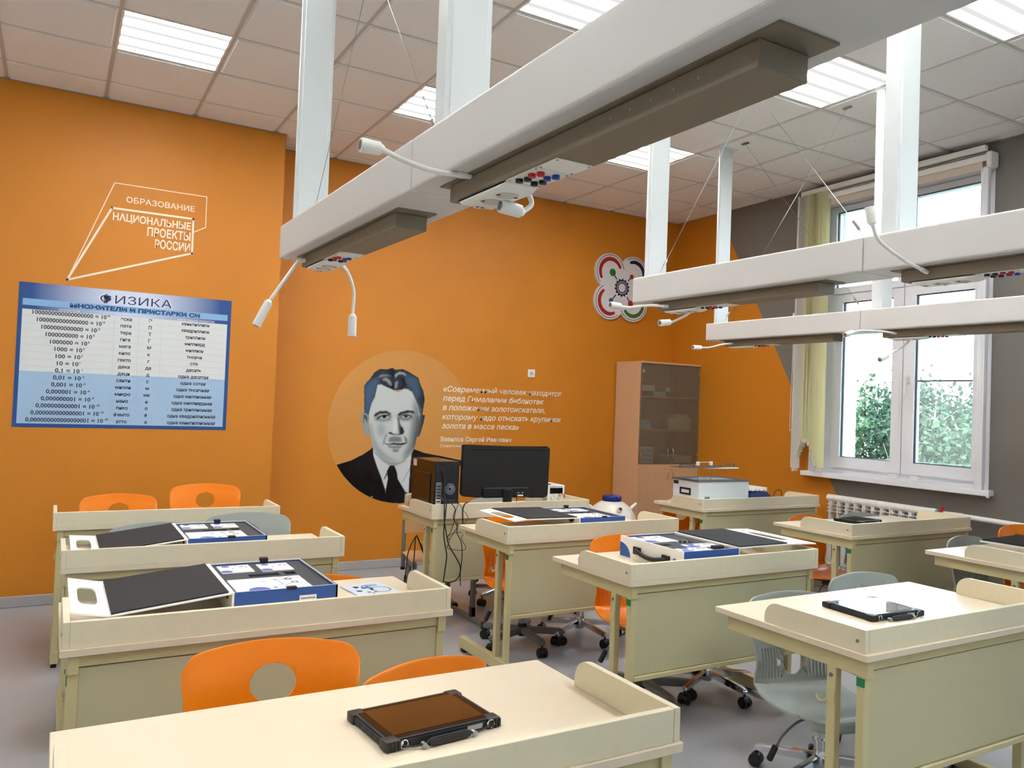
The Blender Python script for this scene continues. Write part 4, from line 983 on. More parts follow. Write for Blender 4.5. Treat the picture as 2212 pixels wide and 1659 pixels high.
# portrait decal: glossy disc with a printed black-and-white portrait (print given as per-point colour)
t = thing('portrait_decal', 'round glossy wall decal with a black-and-white portrait of a man in suit and tie', 'decal', (0, 0, 0))
PCX, PCZ, PR = 3.140, 1.266, .700
bm = B(); prism(bm, ell(PCX, PCZ, PR, PR, 96), 'y', YB - .0012, YB - .0002); link('decal_disc', bm, mat('orange_vinyl', (206, 146, 76), .22, noise=.02, nscale=6), t)
def portrait():
    x0, x1, z0, z1 = 2.48, 3.86, .560, 1.90; st = .0036
    nx, nz = int((x1 - x0) / st), int((z1 - z0) / st)
    X, Z = np.meshgrid(x0 + np.arange(nx) * st, z0 + np.arange(nz) * st)
    rgb = np.zeros((nz, nx, 3)); A = np.zeros((nz, nx))
    def inside(P):
        ins = np.zeros(X.shape, bool); n = len(P)
        for i in range(n):
            (xa, za), (xb, zb) = P[i], P[(i + 1) % n]
            if za == zb: continue
            c = ((za > Z) != (zb > Z)) & (X < (xb - xa) * (Z - za) / (zb - za) + xa); ins ^= c
        return ins.astype(float)
    def blur(a, s):
        if s <= 0: return a
        r = int(3 * s) + 1; k = np.exp(-np.arange(-r, r + 1) ** 2 / (2 * s * s)); k /= k.sum()
        p = np.pad(a, ((r, r), (0, 0)), 'edge'); a = sum(k[i] * p[i:i + a.shape[0]] for i in range(2 * r + 1))
        p = np.pad(a, ((0, 0), (r, r)), 'edge'); return sum(k[i] * p[:, i:i + a.shape[1]] for i in range(2 * r + 1))
    solid = np.zeros((nz, nx))
    for k, (c, b, P) in enumerate(PORTRAIT):
        m = inside(P); 
        hard = b <= 3
        if hard and k not in (1, 2): solid = np.maximum(solid, m)
        if k == 0: solid = np.maximum(solid, m)
        a = blur(m, b * .0011 / st * 1.0)
        l = np.array(lin(c)[:3]); rgb = rgb * (1 - a[..., None]) + l * a[..., None]
    # smooth silhouette colours outward so that the edge has no dark fringe
    ok = (solid > .5) & ((X - PCX) ** 2 + (Z - PCZ) ** 2 < (PR - .004) ** 2)
    rng = np.random.RandomState(3); hair = rgb.sum(2) < .25
    n1 = blur(rng.rand(nz, nx) - .5, 1.2) * .05
    rgb = np.clip(rgb + (n1 * hair)[..., None] * np.array([1, 1.05, 1.15]), 0, 1)
    idx = -np.ones((nz, nx), int); cell = ok[:-1, :-1]
    use = np.zeros((nz, nx), bool); use[:-1, :-1] |= cell; use[1:, :-1] |= cell; use[:-1, 1:] |= cell; use[1:, 1:] |= cell
    idx[use] = np.arange(use.sum())
    co = np.stack([X[use], np.full(use.sum(), YB - .0018), Z[use]], 1)
    ii, jj = np.nonzero(cell)
    F = np.stack([idx[ii, jj], idx[ii, jj + 1], idx[ii + 1, jj + 1], idx[ii + 1, jj]], 1)
    me = bpy.data.meshes.new('portrait_print'); me.from_pydata(co.tolist(), [], F.tolist())
    at = me.color_attributes.new('print', 'FLOAT_COLOR', 'POINT')
    cc = np.ones((len(co), 4)); cc[:, :3] = rgb[use]; at.data.foreach_set('color', cc.ravel())
    m = bpy.data.materials.new('portrait_print'); m.use_nodes = True; b = m.node_tree.nodes['Principled BSDF']; b.inputs['Roughness'].default_value = .22
    vc = m.node_tree.nodes.new('ShaderNodeVertexColor'); vc.layer_name = 'print'; m.node_tree.links.new(vc.outputs[0], b.inputs['Base Color'])
    me.materials.append(m); o = bpy.data.objects.new('portrait_print', me); C.objects.link(o); o.parent = t
portrait()

# wall socket and round emblem
t = thing('wall_socket', 'white wall socket on the orange back wall above the quotation', 'socket', (4.484, YB, 1.822))
bm = B(); box(bm, -.041, .041, -.012, 0, -.041, .041, bev=.004); link('socket_frame', bm, M_WHITE, t)
bm = B(); cyl(bm, (0, -.012, 0), (0, -.0128, 0), .021, n=24); link('socket_insert', bm, mat('socket_recess', (196, 192, 184)), t)
bm = B(); cyl(bm, (-.008, -.0128, 0), (-.008, -.0134, 0), .003, n=8); cyl(bm, (.008, -.0128, 0), (.008, -.0134, 0), .003, n=8); link('pin_hole', bm, M_BLACK, t)

t = thing('emblem', 'four-lobed white emblem with a dark gear in the middle, on the back wall', 'sign', (5.555, YB - .022, 2.79))
LB = [(-.155, .155), (.155, .155), (-.155, -.155), (.155, -.155)]; LR = .195
def lobed(r, n=160):
    out = []
    for i in range(n):
        a = 2 * math.pi * i / n; d = Vector((math.cos(a), math.sin(a))); best = .2
        for c in LB:
            c = Vector(c); p = d.dot(c); q = c.length_squared - p * p
            if q < r * r and p > 0: best = max(best, p + math.sqrt(r * r - q))
        out.append((d.x * best, d.y * best))
    return out
bm = B(); prism(bm, lobed(LR), 'y', -.012, .02); link('emblem_plate', bm, mat('emblem_white', (222, 222, 226), .3, noise=.01), t)
def arc(bm, c, r, w, a0, a1, y=-.0125, n=36, taper=0):
    pts = []
    for i in range(n + 1):
        a = math.radians(a0 + (a1 - a0) * i / n); pts.append((math.cos(a), math.sin(a)))
    ws = [w * (1 - taper * abs(2 * i / n - 1) ** 3) for i in range(n + 1)]
    out = [(c[0] + p[0] * (r + q / 2), c[1] + p[1] * (r + q / 2)) for p, q in zip(pts, ws)] + [(c[0] + p[0] * (r - q / 2), c[1] + p[1] * (r - q / 2)) for p, q in zip(pts[::-1], ws[::-1])]
    prism(bm, out, 'y', y - .0006, y + .0008)
M_NAVY = mat('emblem_navy', (28, 24, 62), .35, noise=.01); M_ERED = mat('emblem_red', (172, 34, 36), .35, noise=.02); M_EGRN = mat('emblem_green', (44, 112, 52), .35, noise=.02)
for c, m, a0, a1 in ((LB[0], M_ERED, 20, 215), (LB[1], M_NAVY, -40, 115), (LB[2], M_ERED, 125, 300), (LB[3], M_EGRN, 215, 355)):
    bm = B(); arc(bm, c, .135, .042, a0, a1, taper=.35); link('arc_band', bm, m, t)
    bm = B(); arc(bm, c, .178, .006, a0 - 8, a1 + 8); link('thin_ring', bm, M_NAVY, t)
for c, m, r in (((-.13, .15), M_EGRN, .040), ((.125, .13), M_ERED, .026), ((-.14, -.15), mat('emblem_blue', (40, 80, 140), .35, noise=.02), .028), ((.12, -.16), M_ERED, .034)):
    bm = B(); prism(bm, ell(c[0], c[1], r, r, 28), 'y', -.0138, -.0125); link('dot', bm, m, t)
    bm = B(); a = Vector(c).normalized(); u = Vector((-a.y, a.x)) * .006
    p, qv = a * .112, Vector(c) * .86
    prism(bm, [tuple(p + u), tuple(qv + u), tuple(qv - u), tuple(p - u)], 'y', -.0136, -.0125); link('spoke', bm, M_NAVY, t)
def gear(ro, ri, n, rr):
    out = []
    for i in range(n):
        for f, r in ((.0, ri), (.22, ro), (.56, ro), (.78, ri)):
            a = 2 * math.pi * (i + f) / n; out.append((r * math.cos(a), r * math.sin(a)))
    inner = []
    for i in range(len(out)):
        a = math.atan2(out[i][1], out[i][0]); inner.append((rr * math.cos(a), rr * math.sin(a)))
    return out, inner
bm = B(); o_, i_ = gear(.098, .082, 14, .068); holed(bm, o_, i_, 'y', -.0134, -.0125); link('gear', bm, M_NAVY, t)
bm = B(); i_, o_ = gear(.044, .050, 20, .060); holed(bm, o_, i_, 'y', -.0134, -.0125); link('inner_gear', bm, M_NAVY, t)
# ---------------------------------------------------------------- open demonstration kit cases
def quad_plate(bm, x0, z0, x1, z1, y0, y1, th, mi=0, hole=None):
    """plate whose section runs from (x0,z0) to (x1,z1), top side up; optional oval hole at its middle"""
    d = Vector((x1 - x0, z1 - z0)); L = d.length; u = d.normalized(); nrm = Vector((-u.y, u.x))
    if nrm.y < 0: nrm = -nrm
    def P(s, y, t): p = Vector((x0, z0)) + u * s + nrm * t; return (p.x, y, p.y)
    if hole is None:
        v = [bm.verts.new(P(s, y, k)) for s in (0, L) for y in (y0, y1) for k in (-th, 0)]
        for q in ((0, 1, 3, 2), (4, 6, 7, 5), (0, 4, 5, 1), (2, 3, 7, 6), (0, 2, 6, 4), (1, 5, 7, 3)): bm.faces.new([v[i] for i in q]).material_index = mi
    else:
        hs, hy = hole; n = 32; ym = (y0 + y1) / 2
        outer = []; inner = []
        for i in range(n):
            a = 2 * math.pi * (i + .5) / n; c, s = math.cos(a), math.sin(a)
            k = min(L / 2 / max(abs(c), 1e-6), (y1 - y0) / 2 / max(abs(s), 1e-6)); outer.append((L / 2 + c * k, ym + s * k))
            
            sg = lambda q: math.copysign(abs(q) ** .5, q)
            inner.append((L / 2 + sg(c) * hs, ym + sg(s) * hy))
        snap(outer, [(0, y0), (0, y1), (L, y0), (L, y1)])
        R_ = [[bm.verts.new(P(p[0], p[1], k)) for p in q] for q in (outer, inner) for k in (0, -th)]
        oa, ob, ia, ib = R_
        for i in range(n):
            j = (i + 1) % n
            for q in ((oa[i], oa[j], ia[j], ia[i]), (ob[i], ib[i], ib[j], ob[j]), (oa[i], ob[i], ob[j], oa[j]), (ia[i], ia[j], ib[j], ib[i])): bm.faces.new(q).material_index = mi

def card(t, x0, x1, y0, y1, z, variant=0, nm='kit_booklet'):
    """printed booklet lying in the foam"""
    w_, h_ = x1 - x0, y1 - y0
    bm = B(); box(bm, x0, x1, y0, y1, z - .012, z, bev=.0008); c = link(nm, bm, M_CARD, t)
    z += .0003
    def disc(u, v, r, m, nmm='print_dot', hole=0):
        bm = B(); rr = r * w_
        pts = [(min(max(x0 + u * w_ + rr * math.cos(a), x0 + .0005), x1 - .0005), min(max(y0 + v * h_ + rr * math.sin(a), y0 + .0005), y1 - .0005)) for a in [2 * math.pi * i / 20 for i in range(20)]]
        if hole: holed(bm, pts, [(x0 + u * w_ + rr * hole * math.cos(a), y0 + v * h_ + rr * hole * math.sin(a)) for a in [2 * math.pi * i / 20 for i in range(20)]], 'z', z - .0002, z + .0002)
        else: prism(bm, pts, 'z', z - .0002, z + .0002)
        link(nmm, bm, m, c)
    def line(P, wd, m, nmm='print_line'):
        bm = B()
        for a, b in zip(P[:-1], P[1:]):
            a = Vector((x0 + a[0] * w_, y0 + a[1] * h_)); b = Vector((x0 + b[0] * w_, y0 + b[1] * h_)); u = (b - a).normalized(); q = Vector((-u.y, u.x)) * wd / 2
            vs = [bm.verts.new((p.x, p.y, z + .0002)) for p in (a + q - u * wd * .4, b + q + u * wd * .4, b - q + u * wd * .4, a - q - u * wd * .4)]; bm.faces.new(vs)
        link(nmm, bm, m, c)
    if variant == 0:
        disc(.25, .85, .13, M_PBLUE); disc(.14, .12, .20, M_PBLUE); disc(.42, .50, .035, M_PBLUE)
        line([(.42, .66), (.60, .62), (.70, .45), (.86, .55), (.98, .48)], .0022, M_PDARK); line([(.50, .80), (.62, .92), (.76, .80), (.88, .93), (.99, .74)], .0022, M_PDARK)
        disc(.72, .74, .055, M_PDARK, 'print_ring', .6); disc(.86, .70, .05, M_PBLUE, 'print_ring', .6)
    else:
        disc(.30, .04, .14, M_PBLUE); disc(.52, .12, .03, M_PBLUE)
        line([(.50, .20), (.66, .34), (.64, .62), (.60, .80), (.74, .96)], .003, M_PBLUE); line([(.64, .18), (.80, .42), (.99, .28)], .003, M_PDARK); line([(.60, .78), (.72, .72), (.84, .92), (.99, .70)], .003, M_PDARK)
        disc(.80, .74, .05, M_PDARK, 'print_ring', .6); disc(.84, .46, .05, M_PBLUE, 'print_ring', .6)
        bm = B(); box(bm, x0 + .40 * w_, x0 + .48 * w_, y0 + .55 * h_, y0 + .85 * h_, z - .0002, z + .0002); link('print_patch', bm, mat('pale_violet', (196, 204, 232), .5, noise=.01), c)
    u0 = .60 if variant == 0 else .20
    line([(u0, .12), (u0 + .16, .12)], .002, M_PDARK); line([(u0, .24), (u0 + .13, .24)], .002, M_PDARK)
    return c

def ktcase(label, x0, x1, y0, y1, z1, side, lid, black_in=(0, 0), rot=0.0, sticker=False, handle=False):
    """tray x0..x1, y0..y1, height z1; lid = list of (x,z): hinge, fold, flap end"""
    Z0 = .7605
    t = thing('kit_case', label, 'case', ((x0 + x1) / 2, (y0 + y1) / 2, Z0), rot, 'open blue and white kit cases')
    ox, oy = (x0 + x1) / 2, (y0 + y1) / 2
    a, b, c, d = x0 - ox, x1 - ox, y0 - oy, y1 - oy; H = z1 - Z0; th = .006
    zf = H - .009
    bm = B()
    box(bm, a, b, c, c + th, 0, H); box(bm, a, b, d - th, d, 0, H)
    xs = (b - th, b) if side == 'L' else (a, a + th)
    if not handle: box(bm, xs[0], xs[1], c, d, 0, H)
    box(bm, a, b, c, d, 0, .004); link('tray', bm, M_BLUE, t)
    xw = (a, a + th) if side == 'L' else (b - th, b)
    bm = B(); box(bm, xw[0] - .0005, xw[1], c - .001, d + .001, 0, H + .0005)
    link('side_board', bm, M_CARD, t)
    if handle:
        bm = B(); box(bm, a - .001, a + th, c - .001, d + .001, 0, H + .0005); link('side_board', bm, M_CARD, t)
    bm = B(); e = .0012
    for q in ((a, b, c + th - e, c + th + e), (a, b, d - th - e, d - th + e), (a + th - e, a + th + e, c, d), (b - th - e, b - th + e, c, d)): box(bm, *q, H - .004, H + .0008)
    link('white_edging', bm, M_CARD, t)
    # foam with wells: slabs around the openings
    fx0, fx1, fy0, fy1 = a + th, b - th, c + th, d - th; FW, FD = fx1 - fx0, fy1 - fy0
    wells = [(.30, .62, .52, .60), (.68, .80, .52, .62)] if side == 'L' else [(.10, .30, .42, .50), (.55, .80, .50, .62)]
    bm = B(); ux = sorted({0, 1, *[w_[0] for w_ in wells], *[w_[1] for w_ in wells]}); uy = sorted({0, 1, *[w_[2] for w_ in wells], *[w_[3] for w_ in wells]})
    for i in range(len(ux) - 1):
        for j in range(len(uy) - 1):
            mx_, my_ = (ux[i] + ux[i + 1]) / 2, (uy[j] + uy[j + 1]) / 2
            dep = zf - .035 if any(w_[0] < mx_ < w_[1] and w_[2] < my_ < w_[3] for w_ in wells) else zf
            box(bm, fx0 + ux[i] * FW, fx0 + ux[i + 1] * FW, fy0 + uy[j] * FD, fy0 + uy[j + 1] * FD, .004, dep)
    link('foam_insert', bm, M_FOAM2, t)
    F = lambda u0, u1, v0, v1: (fx0 + u0 * FW, fx0 + u1 * FW, fy0 + v0 * FD, fy0 + v1 * FD)
    if side == 'L':
        card(t, *F(.06, .40, .68, .94), zf + .004, 0); card(t, *F(.48, .82, .66, .92), zf + .004, 0); card(t, *F(.04, .78, .04, .42), zf + .005, 1)
        bm = B(); box(bm, *F(.55, .64, .985, 1.035), zf + .0, H + .012, bev=.002); link('ribbon_tab', bm, M_BLACK, t)
        bm = B(); box(bm, *F(.50, .60, -.02, .02), zf + .005, H + .006, bev=.002); link('ribbon_tab', bm, M_BLACK, t)
    else:
        card(t, *F(.08, .62, .60, .94), zf + .003, 0, 'kit_booklet'); card(t, *F(.42, .96, .22, .40), zf + .004, 0); card(t, *F(.10, .62, .03, .22), zf + .004, 0)
        bm = B(); tube(bm, catmull([(fx0 + .62 * FW, fy0 + .54 * FD, zf - .02), (fx0 + .68 * FW, fy0 + .58 * FD, zf + .004), (fx0 + .72 * FW, fy0 + .54 * FD, zf + .002), (fx0 + .66 * FW, fy0 + .53 * FD, zf - .01)], 5), .004, 6); link('cable_coil', bm, M_CHROME, t)
        bm = B(); box(bm, *F(.60, .78, .03, .09), zf + .005, H + .014, bev=.004, seg=2); link('black_clip', bm, M_BLACK, t)
    # lid
    P = [(x - ox, z - Z0) for x, z in lid]
    sgn = -1 if side == 'L' else 1
    (hx, hz), (kx, kz), (ex, ez) = P
    bm = B(); quad_plate(bm, hx, hz, kx, kz, c, d, .005); link('lid', bm, M_CARD, t)
    bm = B(); quad_plate(bm, kx, kz, ex, ez, c, d, .005, hole=((.030 if side == 'L' else .034), .125)); link('lid_flap', bm, M_CARD, t)
    ux_, uz_ = (kx - hx), (kz - hz)
    i0, i1 = .03, .985
    bm = B(); quad_plate(bm, hx + ux_ * i0, hz + uz_ * i0 + .0055, hx + ux_ * i1, hz + uz_ * i1 + .0055, c + .010, d - .010, .0053); link('lid_foam', bm, M_FOAM, t)
    if not handle:
        xx = a if side == 'L' else b; bm = B(); s = sgn
        prism(bm, [(c + .09 + .035 * math.cos(q), H - .004 - .035 * abs(math.sin(q))) for q in [math.pi * i / 16 for i in range(17)]], 'x', min(xx + s * .0006, xx + s * .0016), max(xx + s * .0006, xx + s * .0016)); link('finger_notch', bm, M_BLACK, t)
    if sticker:
        bm = B(); box(bm, .045, .105, c - .0012, c, .012, .052); st = link('paper_label', bm, M_CARD, t)
        bm = B(); text_mesh(bm, 'Цифровая лаборатория', .075, .040, c - .0014, .006, width=.050, align='C', bold=.0002, depth=.0003); text_mesh(bm, 'Точка "Роста"', .075, .031, c - .0014, .006, width=.034, align='C', bold=.0002, depth=.0003); link('label_lettering', bm, M_TXT, st)
    if handle:
        xx = a - .001
        bm = B(); tube(bm, catmull([(xx - .002, .10, .050), (xx - .016, .085, .048), (xx - .026, .02, .036), (xx - .026, -.05, .032), (xx - .016, -.115, .042), (xx - .002, -.13, .042)], 6), .011, 10); h = link('carrying_handle', bm, M_BLACK, t, smooth=True)
        for yy in (.095, -.125):
            bm = B(); holed(bm, rrect_n(yy - .026, yy + .026, .028, .064, 28), ell(yy, .046, .017, .010, 28), 'x', xx - .010, xx - .0005); link('handle_bracket', bm, M_BLACK, h)
        bm = B(); R0 = .068
        pts = [(d, 0.001)] + [(d - .085 * math.cos(q) , .001 + R0 * math.sin(q)) for q in [math.pi / 2 * i / 12 for i in range(13)]]
        prism(bm, pts, 'x', xx - .0012, xx - .0002); link('blue_quarter_circle', bm, M_BLUE, t)
        bm = B(); prism(bm, ell(c + .055, .048, .013, .013, 24), 'x', xx - .0012, xx - .0002); link('blue_dot', bm, M_BLUE, t)
        bm = B(); box(bm, a, b, c - .0008, c, .001, H - .001); link('blue_front', bm, M_BLUE, t)
    return t
ktcase('large open kit case on the second-nearest left desk, its black-lined lid laid to the left', .926, 1.288, -4.455, -3.948, .840, 'L', [(.926, .840), (.558, .800), (.449, .822)], sticker=True)
ktcase('open kit case in the left row standing before the light grey chair', .930, 1.290, -3.355, -2.865, .838, 'L', [(.930, .838), (.578, .792), (.470, .800)])
ktcase('open kit case in the middle row whose flat lid reaches over an orange seat back', 3.150, 3.490, -3.295, -2.830, .840, 'L', [(3.150, .842), (2.785, .846), (2.705, .838)], rot=math.radians(-1.0))
ktcase('open kit case with black carrying handle and blue quarter circle on its white side', 2.912, 3.262, -4.470, -3.992, .860, 'R', [(3.262, .862), (3.596, .864), (3.786, .858)], handle=True, rot=math.radians(-1.5))
# black-lined case lid on the cut-off desk
t = thing('kit_case', 'flat case lid with black foam on the cut-off desk at the right edge', 'case', (5.62, -4.62, .7605), math.radians(4), 'open blue and white kit cases')
bm = B(); box(bm, -.20, .30, -.24, .24, .0, .012, bev=.001); link('lid', bm, M_CARD, t)
bm = B(); box(bm, -.19, .29, -.23, .23, .0125, .020); link('lid_foam', bm, M_FOAM, t)
# wooden tray pieces and cables inside desks
t = tag(link('wooden_block', (lambda b_: (box(b_, -.07, .07, -.012, .012, 0, .028, bev=.002), b_)[1])(B()), M_WOOD, None, loc=(3.42, -4.30, .7605), rot=(0, 0, -.25)), 'small light wooden bar beneath the lid of the handled case', 'bar')
t = thing('remote_box', 'small white box with black top on the desk corner left of the handled case', 'box', (2.66, -4.03, .7605), .3)
bm = B(); box(bm, -.03, .03, -.02, .02, 0, .018, bev=.003); link('body', bm, M_WHITE, t)
bm = B(); box(bm, -.02, .026, -.014, .014, .018, .0215, bev=.001); link('black_pad', bm, M_BLACK, t)
# booklet on the left desk
t = thing('booklet', 'pale blue printed booklet lying on the desk right of the large case', 'booklet', (1.485, -4.27, .7605), math.radians(6))
bm = B(); box(bm, -.085, .085, -.105, .105, 0, .004, bev=.0005); link('pages', bm, M_CARD, t)
bm = B(); box(bm, -.085, .085, -.105, .105, .004, .0048); cv = link('cover', bm, mat('cover_pale_blue', (206, 222, 236), .35, noise=.03), t)
rr = random.Random(5)
for k in range(14):
    bm = B(); u, v = -.055 + rr.random() * .06, -.07 + rr.random() * .14; r = .004 + rr.random() * .008
    prism(bm, ell(u, v, r, r, 14), 'z', .0048, .0052); link('print_dot', bm, (M_PDARK, M_PBLUE, M_JBLUE)[k % 3], cv)
bm = B(); holed(bm, ell(.035, -.01, .040, .046, 28), ell(.035, -.01, .032, .038, 28), 'z', .0048, .0052); link('print_ring', bm, mat('grey_print', (150, 146, 140), .5, noise=.02), cv)
bm = B(); prism(bm, ell(.02, .065, .034, .016, 24), 'z', .0048, .0052); link('print_spot', bm, mat('sky_print', (120, 170, 216), .5, noise=.02), cv)
bm = B(); box(bm, -.07, .075, -.098, -.088, .0048, .0052); link('print_bar', bm, M_JBLUE, cv)

# ---------------------------------------------------------------- rugged tablets
def tablet(label, x, y, rot, w_=.285, d_=.200, strap=True, h=.022):
    t = thing('rugged_tablet', label, 'tablet', (x, y, .7605), math.radians(rot), 'rugged tablets')
    a, b = w_ / 2, d_ / 2; ch = .018
    out = [(-a + ch, -b), (a - ch, -b), (a, -b + ch), (a, b - ch), (a - ch, b), (-a + ch, b), (-a, b - ch), (-a, -b + ch)]
    bm = B(); prism(bm, out, 'z', 0.001, h); bmesh.ops.bevel(bm, geom=bm.edges[:], offset=.004, segments=2, affect='EDGES'); bd = link('tablet_body', bm, M_RUB, t, smooth='auto')
    for sx_ in (-1, 1):
        for sy in (-1, 1):
            bm = B(); cx_, cy_ = sx_ * (a - .014), sy * (b - .014)
            box(bm, cx_ - .018, cx_ + .018, cy_ - .018, cy_ + .018, 0, h + .0012, bev=.006, seg=2)
            for k in range(4): box(bm, cx_ - .016 + k * .009, cx_ - .011 + k * .009, cy_ + sy * .017, cy_ + sy * .0195, .002, h - .002)
            link('corner_bumper', bm, M_BLACK, t, smooth='auto')
    bm = B(); box(bm, -a + .010, a - .010, -b + .010, b - .010, h, h + .0009, bev=.0004); link('bezel', bm, M_BLACKG, t)
    bm = B(); box(bm, -a + .026, a - .026, -b + .024, b - .024, h + .0009, h + .0014); link('screen', bm, mat('screen_glass', (14, 12, 12), .03, spec=1.0, noise=.01, coat=1.0), t)
    bm = B()
    for k in range(4): box(bm, -a - .0008, -a + .001, -b + .05 + k * .03, -b + .066 + k * .03, .007, .013)
    link('port_cover', bm, M_BLACK, bd)
    bm = B(); box(bm, a - .085, a - .045, -b - .0006, -b + .001, .006, .017); link('barcode_label', bm, mat('label_grey', (176, 176, 174), .4, noise=.25, nscale=400, stretch=(8, 1, 1)), bd)
    for xx in (-a + .035, a - .028):
        bm = B(); cyl(bm, (xx, -b + .001, .012), (xx, -b - .003, .012), .006, n=14)
        tube(bm, [(xx + .009 * math.cos(q) * 1.0 + .004, -b - .004, .012 + .009 * math.sin(q)) for q in [2 * math.pi * i / 12 for i in range(13)]], .0012, 5)
        link('strap_ring', bm, M_CHROME, t, smooth=True)
    if strap:
        pts = catmull([(-.052, -b - .018, .010), (-.03, -b - .021, .013), (.03, -b - .021, .013), (.052, -b - .018, .010)], 4)
        bm = B(); o_ = [(-.055, -.012), (-.042, -.018), (.042, -.018), (.055, -.012), (.055, .006), (.042, .012), (-.042, .012), (-.055, .006)]
        prism(bm, o_, 'y', -b - .024, -b - .014); bmesh.ops.transform(bm, matrix=Matrix.Translation((0, 0, .0195)), verts=bm.verts); bmesh.ops.bevel(bm, geom=bm.edges[:], offset=.003, segments=2, affect='EDGES')
        bmesh.ops.scale(bm, vec=(1, 1, .62), verts=bm.verts); link('hand_strap', bm, M_RUB, t, smooth='auto')
        bm = B()
        tube(bm, catmull([(-a + .037, -b - .004, .010), (-.085, -b - .010, .006), (-.066, -b - .018, .009), (-.054, -b - .019, .012)], 4), .002, 6)
        tube(bm, catmull([(.054, -b - .019, .012), (.066, -b - .018, .008), (.09, -b - .010, .006), (a - .030, -b - .004, .010)], 4), .002, 6)
        link('strap_cord', bm, M_BLACK, t)
        for q in (-.064, .064):
            bm = B(); cyl(bm, (q, -b - .024, .008), (q, -b - .012, .008), .006, n=12); link('strap_clip', bm, M_STEEL, t)
    return t
tablet('rugged black tablet with a brown reflection on the nearest desk', 1.155, -5.532, 5)
tablet('rugged tablet mirroring the bright window on the right front desk', 3.155, -5.262, -4, .275, .225)
tablet('dark tablet on the desk by the radiator', 5.40, -3.53, 8, .27, .20)

# ---------------------------------------------------------------- computer, monitor, power supply, dewar
t = thing('computer_tower', 'brown-reflecting black computer tower seen from behind on the computer desk', 'computer', (2.565, -2.45, .7605))
TW, TD, TH_ = .182, .375, .352
bm = B(); box(bm, 0, TW, 0, TD, .006, TH_, bev=.002); cs = link('tower_case', bm, mat('tower_black', (24, 16, 14), .22, noise=.03, spec=.6), t)
bm = B(); box(bm, -.006, .0, .06, .30, .02, .27, bev=.003); link('side_bulge', bm, mat('tower_black', (24, 16, 14)), cs)
bm = B(); box(bm, .004, TW - .004, -.003, .0, .012, TH_ - .006); rp = link('rear_panel', bm, mat('rear_panel', (28, 29, 32), .5, metal=.3, noise=.05), t)
bm = B(); box(bm, .012, .052, -.0045, -.003, .07, .215); link('port_shield', bm, M_STEEL, rp)
bm = B()
for k in range(6): box(bm, .018, .046, -.006, -.0045, .085 + k * .02, .093 + k * .02)
link('port', bm, M_BLACK, rp)
bm = B()
for k in range(14):
    q = 2 * math.pi * k / 14; tube(bm, [(.115 + .010 * math.cos(q), -.004, .17 + .010 * math.sin(q)), (.115 + .036 * math.cos(q + .5), -.004, .17 + .036 * math.sin(q + .5))], .0018, 5)
for r_ in (.012, .024, .036): tube(bm, [(.115 + r_ * math.cos(2 * math.pi * i / 24), -.004, .17 + r_ * math.sin(2 * math.pi * i / 24)) for i in range(25)], .0012, 5)
link('fan_grille', bm, M_STEEL, rp)
bm = B(); box(bm, .012, .07, -.0045, -.003, .285, .32); box(bm, .13, .15, -.006, -.003, .30, .31); link('power_inlet', bm, M_BLACK, rp)
bm = B()
for k in range(4): box(bm, .075, TW - .012, -.0045, -.003, .045 + k * .016, .047 + k * .016)
link('slot_cover', bm, M_STEEL, rp)
for a_, b_, c_, d_ in ((.008, .034, .018, .058), (.045, .080, .03, .062), (.014, .050, .060, .105)):
    bm = B(); box(bm, a_, b_, -.0052, -.0045, c_, d_); link('barcode_sticker', bm, mat('barcode', (210, 210, 208), .5, noise=.35, nscale=300, stretch=(6, 1, 1)), rp)
bm = B(); box(bm, -.0008, .0, .30, .355, .30, .345); link('side_sticker', bm, mat('sticker_pink', (222, 190, 178), .5, noise=.1, nscale=120), t)

t = thing('monitor', 'black monitor seen from behind on the computer desk', 'monitor', (3.145, -2.38, .7605), math.radians(-1.5))
bm = B(); prism(bm, [(-.348, .125), (-.33, .108), (-.22, .098), (-.16, .100), (.155, .092), (.20, .088), (.32, .085), (.345, .10), (.352, .445), (-.345, .462)], 'y', -.008, .018)
bmesh.ops.bevel(bm, geom=bm.edges[:], offset=.006, segments=2, affect='EDGES'); link('display_housing', bm, M_BLACK, t, smooth='auto')
bm = B(); box(bm, -.338, .345, .018, .021, .118, .452); link('display_panel', bm, M_BLACKG, t)
bm = B(); box(bm, -.31, .32, -.0088, -.0078, .425, .428); link('rear_seam', bm, M_BLACKG, t)
bm = B(); box(bm, -.185, .175, -.024, -.008, .095, .165, bev=.006); ib = link('input_bay', bm, M_BLACK, t, smooth='auto')
bm = B(); box(bm, .085, .13, -.0248, -.0238, .103, .114); link('serial_label', bm, M_CARD, ib)
bm = B(); box(bm, .08, .105, -.0248, -.0238, .125, .128); box(bm, .118, .13, -.0248, -.0238, .125, .130); link('printed_marks', bm, M_CARD, ib)
bm = B(); box(bm, -.033, .033, -.042, -.020, .008, .155, bev=.004); link('stand_neck', bm, M_BLACK, t)
bm = B(); box(bm, -.13, .13, -.10, .10, 0, .010, bev=.003); link('stand_base', bm, M_BLACK, t)
bm = B(); tube(bm, catmull([(.075, -.026, .115), (.076, -.03, .09), (.074, -.03, .04), (.07, -.06, .004), (.0, -.075, .004), (-.3, -.078, .004)], 6), .0028, 6); link('monitor_cable', bm, M_BLACK, t)

